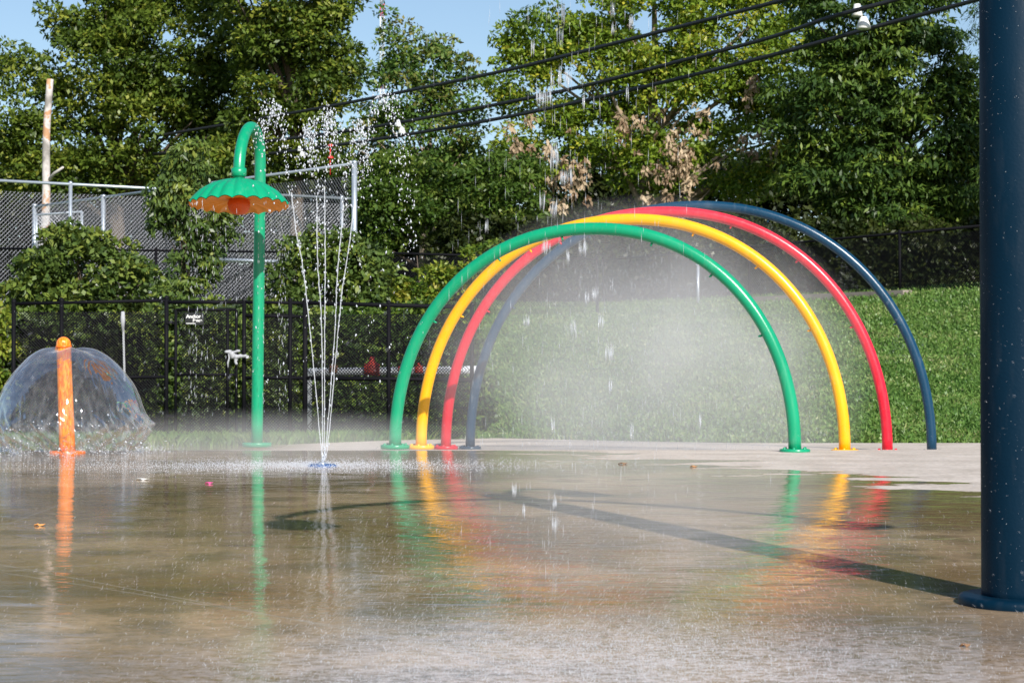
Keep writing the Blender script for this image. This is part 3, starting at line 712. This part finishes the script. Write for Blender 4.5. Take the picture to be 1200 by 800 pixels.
# ------------------------------------------------------------------ mist
def mist(name, label, c, d, dens, pw=1.4, noise=1.0, sc_=1.1, low=0.0):
    bm = bmesh.new(); bmesh.ops.create_icosphere(bm, subdivisions=3, radius=1); me = bpy.data.meshes.new(name)
    bm.to_mesh(me); bm.free()
    o = link(name, me); o.location = c; o.scale = d
    m, n, l = NT(name); n.remove(n['Principled BSDF']); out = n['Material Output']
    v = n.new('ShaderNodeVolumePrincipled'); v.inputs['Color'].default_value = (.97, .97, .98, 1); v.inputs['Anisotropy'].default_value = .0
    tc = n.new('ShaderNodeTexCoord'); ln = n.new('ShaderNodeVectorMath'); ln.operation = 'LENGTH'; l.new(tc.outputs['Object'], ln.inputs[0])
    fo = n.new('ShaderNodeMapRange'); fo.inputs['From Min'].default_value = 1; fo.inputs['From Max'].default_value = .0; fo.inputs['To Max'].default_value = 1
    l.new(ln.outputs['Value'], fo.inputs['Value']); pwn = n.new('ShaderNodeMath'); pwn.operation = 'POWER'; l.new(fo.outputs[0], pwn.inputs[0]); pwn.inputs[1].default_value = pw
    nz_ = n.new('ShaderNodeTexNoise'); nz_.inputs['Scale'].default_value = 1; nz_.inputs['Detail'].default_value = 2
    mp = n.new('ShaderNodeMapping'); mp.inputs['Scale'].default_value = [sc_*k for k in d]; l.new(tc.outputs['Object'], mp.inputs[0]); l.new(mp.outputs[0], nz_.inputs['Vector'])
    mr = n.new('ShaderNodeMapRange'); mr.inputs['From Min'].default_value = .3; mr.inputs['From Max'].default_value = .72; mr.inputs['To Min'].default_value = 1-noise*.85; mr.inputs['To Max'].default_value = 1+noise*.6
    l.new(nz_.outputs['Fac'], mr.inputs['Value'])
    mu = n.new('ShaderNodeMath'); mu.operation = 'MULTIPLY'; l.new(pwn.outputs[0], mu.inputs[0]); l.new(mr.outputs[0], mu.inputs[1])
    m2 = n.new('ShaderNodeMath'); m2.operation = 'MULTIPLY'; l.new(mu.outputs[0], m2.inputs[0]); m2.inputs[1].default_value = dens
    l.new(m2.outputs[0], v.inputs['Density']); l.new(v.outputs[0], out.inputs['Volume'])
    me.materials.append(m); m.cycles.volume_step_rate = 1.0
    return tag(o, label, 'mist', kind='stuff')
mist('arch_mist', 'white mist hanging under the four arches', (1.45, 22.3, .7), (2.5, 3.1, 2.0), .36, .8, .75)
mist('ground_mist', 'low white mist drifting past the foot of the green pole', (-2.6, 19.6, .0), (3.0, 1.6, .42), .5, 1.2)

# ------------------------------------------------------------------ fences
def chain(mb, A, B, zb0, zt0, zb1, zt1, pitch, wire):
    "diamond wire mesh between two upright lines A and B (xy), bottoms zb*, tops zt*"
    A = Vector((A[0], A[1], 0)); B = Vector((B[0], B[1], 0)); L = (B-A).length; u = (B-A)/L; nn = Vector((-u.y, u.x, 0))
    def P(s, z, off=0): p = A+u*s+nn*off; p.z = z; return p
    zb = lambda s: zb0+(zb1-zb0)*s/L; zt = lambda s: zt0+(zt1-zt0)*s/L
    H = max(zt0-zb0, zt1-zb1)
    k = -H
    while k < L:
        for sg, off in ((1, .002), (-1, -.002)):
            s0, s1 = (k, k+H) if sg > 0 else (k+H, k)
            q = []
            for j in range(13):
                f = j/12; s = s0+(s1-s0)*f
                if 0 <= s <= L:
                    z = zb(s)+H*f
                    if z <= zt(s)+1e-3: q.append(P(s, z, off))
            if len(q) >= 2: mb.tube([q[0], q[-1]], wire/2, 3, False, False)
        k += pitch
def fence(name, label, group, A, B, h0, h1, posts, mats, pitch, wire, rails=(1.0,), rr=.021, pr=.03, zb=None, cat='fence', subdiv=1):
    root = empty(name, (A[0], A[1], float(ground_z(*A))), label, cat, group)
    za = float(ground_z(*A)) if zb is None else zb[0]; zbb = float(ground_z(*B)) if zb is None else zb[1]
    b = MB()
    chain(b, A, B, za+.03, za+h0, zbb+.03, zbb+h1, pitch, wire); b.build('wire_mesh', mats[1], root)
    for f in rails:
        r_ = MB(); r_.tube([(A[0], A[1], za+h0*f), (B[0], B[1], zbb+h1*f)], rr, 10); r_.build('rail', mats[0], root)
    for f in posts:
        x = A[0]+(B[0]-A[0])*f; y = A[1]+(B[1]-A[1])*f; z0 = za+(zbb-za)*f; h = h0+(h1-h0)*f
        p = MB(); p.tube([(x, y, z0-.2), (x, y, z0+h+.03)], pr, 12); p.lathe([(pr*1.15, h+.02), (pr*1.15, h+.045), (pr*.6, h+.07), (0, h+.08)], (x, y, z0), 12); p.build('fence_post', mats[0], root)
    return root
bk = (M['black'], M['black']); gv = (M['galv'], M['galvwire'])
def flat(px, Y): p = at(px, 400, Y); return (p.x, p.y)
def hgt(px, py, Y): return at(px, py, Y).z
FY = 29.5; zf = -.2
# front fence in bays; pixel columns of the posts
fence('black_fence', 'black chain-link fence bay at far left behind the water dome', 'black chain-link fence bays along the pad', flat(16, FY), flat(195, FY), hgt(16, 356, FY)-zf, hgt(195, 352, FY)-zf, (0, .313, 1), bk, .045, .0138, (1, .45), .024, .032, (zf, zf))
fence('black_fence', 'black chain-link fence bay between the green pole gate and the grey pipe', 'black chain-link fence bays along the pad', flat(286, FY), flat(357, FY), hgt(286, 354, FY)-zf, hgt(350, 355, FY)-zf, (0, .76, 1), bk, .045, .0138, (1, .9, .45), .024, .03, (zf, zf))
fence('black_fence', 'black chain-link fence bay behind the feet of the green and yellow arches', 'black chain-link fence bays along the pad', flat(358, FY), flat(553, FY), hgt(350, 355, FY)-zf, hgt(555, 360, FY)-zf, (.0, .5, 1), bk, .045, .0138, (1, .45), .03, .03, (zf, zf))
# gate
gx0, gx1 = flat(206, FY-.03), flat(277, FY-.03); gate = empty('fence_gate', (gx0[0], gx0[1], zf), 'black chain-link gate with a small sign and knotted white cloth', 'gate')
b = MB(); chain(b, gx0, gx1, zf+.08, hgt(206, 363, FY), zf+.08, hgt(277, 363, FY), .045, .0138); b.build('wire_mesh', M['black'], gate)
zt = hgt(206, 363, FY)
for x in (gx0[0], at(267, 400, FY).x, gx1[0]):
    b = MB(); b.tube([(x, gx0[1], zf+.05), (x, gx0[1], zt)], .022, 12); b.build('upright', M['black'], gate)
for z in (zt, zf+.93, zf+.08):
    b = MB(); b.tube([(gx0[0], gx0[1], z), (gx1[0], gx1[1], z)], .02, 10); b.build('rail', M['black'], gate)
b = MB(); x1 = flat(195, FY)[0]; b.tube([(x1, FY, hgt(195, 354, FY)), (flat(286, FY)[0], FY, hgt(286, 354, FY))], .028, 10); b.build('header_rail', M['black'], gate)
for py in (378, 420, 487):
    b = MB(); z = hgt(200, py, FY); b.box((at(201, py, FY).x, FY-.03, z), (.14, .03, .035)); b.build('hinge', M['black'], gate)
# sign
sp = at(228, 373.5, FY-.09); sgn = empty('fence_sign', sp, 'small black sign with white lettering fixed on the gate', 'sign')
b = MB(); b.box(sp, (.27, .006, .17)); b.build('sign_board', M['signblack'], sgn)
def text(s, loc, size, mat, parent, name='lettering', sx=1.0):
    cu = bpy.data.curves.new(name, 'FONT'); cu.body = s; cu.size = size; cu.extrude = .0015; cu.align_x = 'LEFT'; cu.offset = .0022
    o = bpy.data.objects.new(name, cu); col.objects.link(o)
    dg = bpy.context.evaluated_depsgraph_get(); dg.update(); me = bpy.data.meshes.new_from_object(o.evaluated_get(dg)); bpy.data.objects.remove(o)
    me.materials.clear(); me.materials.append(mat)
    me.transform(Matrix.Translation(loc) @ Matrix.Rotation(math.pi/2, 4, 'X') @ Matrix.Diagonal((sx, 1, 1, 1)))
    return link(name, me, parent)
text('Anchor', sp+Vector((-.12, -.006, .012)), .070, M['white'], sgn, sx=.98)
text('Fence', sp+Vector((-.025, -.006, -.042)), .060, M['white'], sgn, sx=.95)
b = MB(); b.box(sp+Vector((-.055, -.0055, -.066)), (.13, .004, .010)); b.build('small_print', M['white'], sgn)
# knotted cloth on the latch
cl0 = at(270, 414, FY-.1); cloth = empty('knotted_cloth', cl0, 'grey white cloth knotted round the gate latch beside the green pole', 'cloth')
b = MB()
for dx0, dz0, dx1, dz1, r0, r1 in ((-.08, .03, .0, .02, .02, .035), (0, .02, .05, -.05, .035, .045), (.05, -.05, .17, -.04, .045, .02), (.17, -.04, .26, -.05, .02, .028), (0, .0, .14, .05, .02, .018), (.06, -.06, .09, -.16, .03, .015), (-.02, .05, -.03, -.2, .015, .01)):
    p, q = cl0+Vector((dx0, random.uniform(-.02, .02), dz0)), cl0+Vector((dx1, random.uniform(-.03, .02), dz1))
    pts = [p.lerp(q, f)+Vector((random.gauss(0, .006), 0, random.gauss(0, .008))) for f in (0, .25, .5, .75, 1)]
    b.tube(pts, [(r0+(r1-r0)*f)*random.uniform(.8, 1.2) for f in (0, .25, .5, .75, 1)], 9)
b.build('cloth_knot', M['rope'], cloth)
# rope on the left bay
rt = at(144, 365, FY-.06); rb = at(146, 447, FY-.06); rope = empty('hanging_rope', rt, 'twisted white rope hanging on the black fence right of the dome', 'rope')
b = MB()
for ph in (0, 2.1, 4.2):
    b.tube([rt.lerp(rb, i/60)+Vector((math.cos(i*.9+ph)*.009, math.sin(i*.9+ph)*.009, 0)) for i in range(61)], .009, 7)
b.build('strands', M['rope'], rope)
b = MB(); b.tube([rt+Vector((0, 0, .0)), rt-Vector((0, 0, .12)), rt-Vector((0, 0, .3))], [.025, .036, .016], 10); b.build('knot', M['rope'], rope)

# back fences
z0 = 2.5
A = flat(1180, 39.2); B = flat(707, 50)
fence('black_back_fence', 'black chain-link fence on top of the grass bank at right', 'black fences along the top of the bank', A, B, hgt(1180, 262, 39.2)-hgt(1180, 338, 39.2), hgt(707, 305, 50)-hgt(707, 357, 50), (0.22, .58, .8, 1), bk, .07, .0135, (1,), .028, .032, (hgt(1180, 338, 39.2), hgt(707, 357, 50)))
A = flat(700, 47); B = flat(440, 45.5)
fence('black_back_fence', 'black chain-link fence seen through the tops of the left arch legs', 'black fences along the top of the bank', A, B, hgt(700, 304, 47)-2.3, hgt(440, 296, 45.5)-2.2, (0, .5, 1), bk, .07, .0135, (1,), .028, .032, (2.3, 2.2))
A = flat(380, 43); B = flat(-20, 42)
fence('black_back_fence', 'black topped chain-link fence behind the big left shrub', 'black fences along the top of the bank', A, B, hgt(380, 296, 43)-1.9, hgt(-20, 291, 42)-1.9, (0, .5), bk, .07, .008, (1,), .024, .032, (1.9, 1.9))
# silver backstop
A = flat(-15, 47.6); B = flat(412, 52.6)
s1 = fence('silver_fence', 'tall silver chain-link fence with top rail left of the flower shower', 'silver chain-link backstop fences', A, B, hgt(-15, 211, 47.6)-2.3, hgt(412, 233, 52.6)-2.4, (.21, .97), gv, .10, .0065, (1,), .036, .045, (2.3, 2.4))
A = flat(40, 55); B = flat(415, 44)
s2 = fence('silver_fence', 'silver chain-link fence rising to the tall grey post behind the jets', 'silver chain-link backstop fences', A, B, hgt(40, 242, 55)-2.45, hgt(415, 192, 44)-2.2, (0, .255, 1), gv, .10, .0065, (1,), .033, .06, (2.45, 2.2))
b = MB(); b.tube([at(252, 304, 46), at(332, 307, 46)], .045, 10); tag(b.build('silver_rail', M['galv']), 'short pale horizontal rail right of the leafy vine', 'rail')
gfr = empty('silver_gate', at(42, 300, 54), 'small silver gate frame in front of the weathered pole', 'gate')
b = MB(); b.tube([at(42, 252, 54), at(96, 248, 54)], .03, 8); b.tube([at(96, 248, 54), at(96, 300, 54)], .04, 8); b.tube([at(43, 252, 54), at(43, 300, 54)], .03, 8); b.build('gate_frame', M['galv'], gfr)
b = MB(); p, q = at(43, 300, 54), at(96, 300, 54); chain(b, (p.x, p.y), (q.x, q.y), p.z, at(43, 252, 54).z, q.z, at(96, 248, 54).z, .09, .011); b.build('wire_mesh', M['galvwire'], gfr)

M['pipe'] = principled('grey_pipe', (.55, .58, .62), .6, var=.2, vscale=9)
# grey pipe with red valves behind the black fence
Yq = 30.1; pA = at(361, 437, Yq); pB = at(560, 433, Yq)
pip = empty('pipe_assembly', (pA.x, Yq, zf), 'thick grey pipe bent into the ground with red valves behind the fence', 'pipe')
b = MB(); gz_ = zf-.1; q = [Vector((pA.x, Yq, gz_)), Vector((pA.x, Yq, pA.z-.12)), Vector((pA.x+.01, Yq, pA.z-.04)), Vector((pA.x+.05, Yq, pA.z)), Vector((pA.x+.12, Yq, pA.z+.015)), pB]
b.tube(q, .058, 16); b.build('pipe', M['pipe'], pip)
b = MB(); b.tube([pA+Vector((-.03, 0, 0)), pA+Vector((.14, 0, .012))], .07, 16); b.build('elbow', M['pipe'], pip)
for x, y, s in ((436, 430, .85), (471, 431, .4), (491, 431, .45)):
    c = at(x, 433, Yq-.02); b = MB(); b.lathe([(.14*s, -.04), (.135*s, .05*s), (.09*s, .11*s), (.05*s, .15*s), (.045*s, .22*s), (0, .23*s)], c, 14)
    b.tube([c+Vector((-.13*s, 0, 0)), c+Vector((.13*s, 0, 0))], .085*s+.02, 14); vo = b.build('valve', M['redpipe'], pip)
b = MB(); b.tube([at(391, 433, Yq)+Vector((-.06, 0, 0)), at(391, 433, Yq)+Vector((.06, 0, 0))], .075, 14); b.build('flange', principled('rusty_flange', (.4, .2, .1), .7, var=.4, vscale=20), pip)

# kerb stone at the foot of the back fence
kA, kB = at(872, 356, 44.8), at(1064, 347, 41); ks = MB(); d = (kB-kA); rot = Matrix.Rotation(math.atan2(d.y, d.x), 3, 'Z')
ks.box((kA+kB)/2+Vector((0, 0, -.05)), (d.length, .3, .36), rot)
ko = ks.build('stone_kerb', M['stone']); tag(ko, 'low brown stone kerb at the top of the grass bank', 'kerb')
b = MB(); mp0, mp1 = at(818, 356, 46), at(818, 311, 46); b.tube([mp0-Vector((0, 0, .3)), mp1], .035, 10); b.lathe([(.055, 0), (.05, .04), (0, .06)], mp1, 10); tag(b.build('marker_post', M['galv']), 'short grey post on the bank seen through the mist', 'post')

# ------------------------------------------------------------------ poles, wires, mast
Yw = 58; pt, pbm = at(58, 93, 56.5), at(51, 290, 56.5)
b = MB(); pts = [pbm.lerp(pt, f)+Vector((.03*math.sin(f*7), 0, 0)) for f in np.linspace(0, 1, 14)]; pts = [Vector((pbm.x-.03, 56.5, 2.3))]+pts
b.tube(pts, [.125-.03*i/14 for i in range(15)], 14)
wp = empty('wooden_pole', (pbm.x, 56.5, 2.4), 'pale weathered wooden pole standing before the trees at far left', 'pole')
m_, n_, l_ = NT('peeling_wood'); p_ = n_['Principled BSDF']; p_.inputs['Roughness'].default_value = .85
tc = n_.new('ShaderNodeTexCoord'); q_ = n_.new('ShaderNodeTexNoise'); q_.inputs['Scale'].default_value = 2.2; q_.inputs['Detail'].default_value = 5; l_.new(tc.outputs['Object'], q_.inputs['Vector'])
cr = n_.new('ShaderNodeValToRGB'); e_ = cr.color_ramp.elements; e_[0].position = .38; e_[0].color = (.26, .24, .22, 1); e_[1].position = .5; e_[1].color = (.52, .48, .46, 1)
for ps, c_ in ((.56, (.56, .52, .5, 1)), (.6, (.5, .27, .14, 1)), (.68, (.42, .24, .14, 1))): k_ = e_.new(ps); k_.color = c_
l_.new(q_.outputs['Fac'], cr.inputs['Fac']); l_.new(cr.outputs['Color'], p_.inputs['Base Color']); b.build('pole_shaft', m_, wp)
b = MB(); b.tube([at(57, 212, 56.5), at(64, 203, 56.2), at(74, 196, 56)], [.06, .045, .03], 7); b.build('stub_branch', M['polewood'], wp)
def cable(pts, label):
    b = MB(); P = [at(x, y, Y) for x, y, Y in pts]; S = catm(P, 8); b.tube(S, .045, 8); o = b.build('overhead_cable', M['cable']); tag(o, label, 'cable', 'overhead cables crossing the trees')
cable([(180, 160, 61), (300, 140, 58), (400, 122, 55), (500, 102, 52), (600, 81, 49), (720, 51, 46), (900, 5, 42), (1010, -25, 40)], 'topmost overhead cable, leaving the frame above the middle trees')
cable([(180, 181, 61), (300, 167, 58), (425, 151, 55), (600, 119, 50), (700, 97, 47.5), (800, 71, 45), (900, 45, 43), (975, 20, 41), (1060, -3, 40), (1150, -32, 38.5)], 'middle one of the three overhead cables')
cable([(180, 193, 61), (300, 182, 58), (450, 162, 54), (600, 136, 50), (750, 103, 46.5), (900, 66, 43), (1025, 32, 41), (1145, 0, 39), (1240, -28, 37.5)], 'lowest one of the three overhead cables')
def insul(px, py, Y, s, label, tilt=0):
    c = at(px, py, Y); root = empty('cable_spacer', c, label, 'insulator'); rot = Matrix.Rotation(tilt, 4, 'Y')
    for dz, r in ((.0, .12), (.17, .09)):
        b = MB(); b.lathe([(0, .16*s), (.05*s, .15*s), (r*.75*s, .06*s), (r*s, -.03*s), (r*.8*s, -.05*s), (0, -.03*s)], c+Vector((dz*-.6*s, 0, dz*s*1.2)), 16); b.build('ceramic_cap', M['white'], root)
insul(1012, 31, 40.9, 1.25, 'white cap on the lowest cable at upper right')
insul(471, 155, 53.4, .9, 'white cap on the lowest cable above the jets')
insul(354, 182, 56.3, .7, 'small white cap low on the cable beside the flower shower')
lm = empty('red_marker', at(387, 198, 50), 'two small red caps on a thin stem above the silver rail', 'marker')
b = MB(); b.tube([at(387, 205, 50), at(387, 172, 50)], .014, 8); b.build('stem', M['redplastic'], lm)
for y in (185, 171):
    b = MB(); c = at(387.5, y, 50); b.lathe([(0, .05), (.05, .035), (.075, 0), (.07, -.02), (0, -.03)], c, 14); b.build('red_cap', M['redplastic'], lm)
mast = empty('radio_mast', at(448, 300, 240), 'thin red and white lattice mast in the sky behind the trees', 'mast')
bands = [(300, 105, 'white'), (105, 92, 'redplastic'), (92, 20, 'white'), (20, 5, 'redplastic'), (5, -90, 'white')]
for y0, y1, mt in bands:
    b = MB(); z0_, z1_ = at(448, y0, 240).z, at(448, y1, 240).z; x = at(448, 0, 240).x; s = .22
    cs = [(x-s, 240-s), (x+s, 240-s), (x, 240+s)]
    for c in cs: b.tube([(c[0], c[1], z0_), (c[0], c[1], z1_)], .05, 5)
    z = z0_; i = 0
    while z < z1_:
        for k in range(3): a, c = cs[k], cs[(k+1) % 3]; b.tube([(a[0], a[1], z), (c[0], c[1], min(z+.8, z1_))], .03, 4)
        z += .8
    b.build('lattice_section', M[mt], mast)

# ------------------------------------------------------------------ trees
G = 'trees beyond the fences'
tree('broadleaf_tree', 'large olive green tree filling the upper left corner', 63, 130, [(10, 130, 80, 85), (60, 190, 70, 60), (130, 90, 90, 85), (110, 20, 60, 55), (215, 60, 110, 100), (180, 170, 110, 70), (285, 130, 80, 90), (190, -30, 110, 60)], 620, .62, 105, .19, .10, 'leaf_a', limbs=26, trunk_r=.3, group=G)
tree('broadleaf_tree', 'tall dense tree behind the flower shower and the jets', 59, 340, [(340, 0, 85, 90), (345, 80, 75, 75), (300, 180, 60, 55), (385, 60, 38, 60), (350, 160, 55, 50), (330, -60, 80, 50)], 330, .55, 105, .18, .095, 'leaf_a', limbs=18, trunk_r=.26, group=G)
tree('broadleaf_tree', 'sparse brownish green tree against the sky, left of centre', 66, 500, [(500, 80, 45, 35), (470, 115, 55, 42), (545, 130, 28, 60), (500, 170, 60, 50), (430, 180, 40, 45), (520, 215, 50, 40), (462, 38, 12, 26), (447, 8, 8, 12)], 250, .5, 55, .19, .10, 'leaf_d', 'palebark', limbs=22, trunk_r=.16, group=G, top=(500, 95))
tree('broadleaf_tree', 'light green bushy tree low behind the left arch tops', 54, 500, [(470, 225, 60, 45), (540, 250, 60, 45), (450, 265, 45, 30), (590, 235, 45, 60)], 260, .42, 85, .15, .08, 'leaf_e', limbs=10, trunk_r=.14, group=G)
tree('broadleaf_tree', 'big bright green tree with withered brown leaves behind the arches', 60, 760, [(640, 45, 62, 42), (610, 95, 38, 40), (690, 90, 70, 65), (760, 40, 90, 65), (850, 60, 80, 75), (800, 120, 90, 50), (930, 80, 70, 80), (640, 170, 55, 50), (770, 195, 60, 45), (700, 160, 50, 40), (870, 185, 70, 60), (960, 170, 55, 60), (760, -40, 120, 40), (880, -20, 90, 40)], 720, .56, 90, .17, .095, 'leaf_b', 'palebark', limbs=34, trunk_r=.28, group=G,
     dry=[(612, 180, 30, 56, 24), (655, 195, 26, 40, 10), (742, 150, 22, 30, 9), (798, 175, 28, 50, 26), (788, 215, 34, 30, 12), (690, 225, 26, 28, 7), (888, 165, 20, 30, 9), (882, 108, 10, 18, 4)])
tree('broadleaf_tree', 'dark green tree of layered drooping leaves at right', 55, 1030, [(1000, 30, 75, 60), (1060, 90, 75, 70), (980, 130, 80, 60), (1080, 170, 75, 60), (1000, 210, 90, 50), (1110, 230, 60, 50), (1040, 255, 90, 40), (1140, 130, 30, 60), (1085, 20, 30, 40)], 560, .60, 95, .22, .085, 'leaf_c', limbs=20, trunk_r=.3, group=G, flat=1.2, squash=.4, droop=.7)
tree('conifer_tree', 'dark drooping conifer just left of the navy post top', 52, 1175, [(1165, 30, 24, 40), (1172, -30, 35, 40), (1160, 90, 18, 30), (1190, 120, 40, 60), (1195, 220, 50, 50)], 150, .45, 110, .16, .03, 'leaf_c', limbs=10, trunk_r=.2, group=G, droop=1.2)
# understory as one mass, canopy shade put into its dark leaf colour
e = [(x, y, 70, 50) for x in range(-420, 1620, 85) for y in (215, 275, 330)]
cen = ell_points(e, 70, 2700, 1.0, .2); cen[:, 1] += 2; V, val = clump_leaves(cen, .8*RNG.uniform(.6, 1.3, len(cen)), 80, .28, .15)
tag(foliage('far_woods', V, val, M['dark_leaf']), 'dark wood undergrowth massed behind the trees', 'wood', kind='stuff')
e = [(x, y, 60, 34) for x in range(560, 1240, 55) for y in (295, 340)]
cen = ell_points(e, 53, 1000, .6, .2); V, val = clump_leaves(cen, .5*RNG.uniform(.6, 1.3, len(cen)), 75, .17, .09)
tag(foliage('undergrowth', V, val, M['dark_leaf']), 'leafy undergrowth in shade-dark colour behind the fence on the bank', 'undergrowth', kind='stuff')

# shrubs behind the black fence
S = 'shrubs behind the black fence'
tree('leafy_shrub', 'rounded shrub with large dark leaves above the fence at left', 32.5, 95, [(95, 320, 75, 48), (50, 340, 40, 35), (140, 335, 40, 40), (90, 390, 85, 60), (95, 285, 35, 22)], 210, .26, 50, .125, .07, 'leaf_bush', limbs=14, trunk_r=.05, group=S, depth=.7, droop=.1, dry=None)
tree('leafy_vine', 'tall narrow leafy vine hanging beside the flower shower', 34, 215, [(222, 200, 26, 34), (215, 245, 30, 35), (235, 290, 26, 40), (190, 240, 10, 40), (260, 260, 22, 30), (215, 330, 32, 35), (205, 225, 28, 30)], 150, .22, 46, .135, .05, 'leaf_bush', limbs=14, trunk_r=.045, group=S, depth=.7, droop=1.3, top=(225, 185))
tree('leafy_shrub', 'mid green shrub above the fence behind the jets', 33.5, 385, [(385, 300, 48, 36), (345, 320, 28, 34), (420, 320, 40, 34), (390, 345, 60, 25)], 150, .25, 48, .12, .065, 'leaf_bush', limbs=12, trunk_r=.05, group=S, depth=.7)
tree('leafy_shrub', 'yellow green shrub above the fence left of the green arch', 34, 490, [(440, 342, 40, 20), (500, 335, 40, 26), (545, 310, 32, 24), (470, 352, 50, 16), (575, 300, 22, 16)], 120, .2, 42, .095, .055, 'leaf_vine', limbs=12, trunk_r=.04, group=S, depth=.6)
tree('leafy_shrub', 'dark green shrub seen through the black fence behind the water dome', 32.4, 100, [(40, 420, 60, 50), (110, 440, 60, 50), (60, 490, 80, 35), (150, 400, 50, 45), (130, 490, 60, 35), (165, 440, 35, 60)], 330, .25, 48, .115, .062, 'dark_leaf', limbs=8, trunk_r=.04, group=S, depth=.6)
tree('leafy_shrub', 'mid green shrub seen through the gate beside the green pole', 31.8, 235, [(225, 420, 50, 50), (190, 400, 30, 60), (225, 480, 60, 40), (280, 440, 40, 60), (240, 380, 50, 25)], 260, .22, 44, .10, .055, 'leaf_bush', limbs=8, trunk_r=.04, group=S, depth=.6)
tree('leafy_shrub', 'leafy shrub seen through the fence between green pole and grey pipe', 32.2, 325, [(325, 400, 45, 50), (330, 460, 50, 50), (300, 380, 30, 25), (370, 400, 30, 40)], 220, .23, 44, .10, .055, 'leaf_bush', limbs=8, trunk_r=.04, group=S, depth=.6)
tree('leafy_shrub', 'dense green shrub behind the grey pipe and left arch legs', 32.6, 440, [(420, 400, 60, 45), (400, 460, 60, 45), (500, 400, 55, 45), (500, 460, 60, 45), (545, 390, 22, 45), (450, 480, 60, 30), (550, 470, 20, 45)], 420, .24, 46, .11, .06, 'leaf_c', limbs=10, trunk_r=.04, group=S, depth=.6)
tree('leafy_shrub', 'yellow green shrub at the left edge beside the fence end', 31.5, 2, [(0, 420, 18, 60), (-10, 380, 18, 30), (0, 480, 20, 40)], 60, .18, 40, .10, .055, 'leaf_vine', limbs=5, trunk_r=.035, group=S, depth=.6)

# ------------------------------------------------------------------ small litter on the pad
def litter(px, py, s, mat, label, name='fallen_leaf'):
    s *= .68
    c = gpt(px, py); b = MB(); a = random.uniform(0, 3); N = 9
    vs = []
    for i in range(N):
        t = 2*math.pi*i/N; rr = s*(1+.35*math.cos(t*2+a)); vs.append(c+Vector((rr*math.cos(t), rr*math.sin(t)*.7, .008+.006*math.cos(3*t+a))))
    vs += [v_+Vector((0, 0, -.003)) for v_ in vs]
    b.add(vs, [tuple(range(N)), tuple(reversed(range(N, 2*N)))]+[(i, i+N, (i+1) % N+N, (i+1) % N) for i in range(N)])
    o = b.build(name, mat); tag(o, label, 'leaf' if 'leaf' in name else 'litter')
brn = principled('brown_leaf', (.2, .1, .04), .6); pk = principled('pink_scrap', (.7, .08, .3), .5); gp = principled('pale_scrap', (.6, .6, .58), .5)
litter(46, 616, .035, principled('orange_leaf', (.7, .3, .08), .6), 'small orange leaf lying on the wet pad at left')
litter(245, 566.5, .035, pk, 'tiny pink scrap on the pad left of the jets', 'plastic_scrap')
litter(730, 543.5, .045, brn, 'small dark leaf on the pad under the green arch')
litter(813, 547, .04, principled('tan_leaf', (.55, .25, .08), .6), 'tan leaf on the pad under the right half of the green arch')
litter(167, 562, .06, gp, 'pale flat scrap on the pad right of the orange reflection', 'plastic_scrap')
litter(1131, 757.5, .022, brn, 'dark leaf lying nearest the flange of the navy post')

# ------------------------------------------------------------------ render settings
sc.view_settings.view_transform = 'Standard'; sc.view_settings.look = 'None'; sc.view_settings.exposure = .45; sc.view_settings.gamma = 1
cy = sc.cycles; cy.use_denoising = True; cy.max_bounces = 8; cy.transparent_max_bounces = 24; cy.volume_bounces = 1
cy.diffuse_bounces = 3; cy.glossy_bounces = 3; cy.transmission_bounces = 4
cy.caustics_reflective = False; cy.caustics_refractive = False; cy.sample_clamp_indirect = 4; cy.volume_max_steps = 64
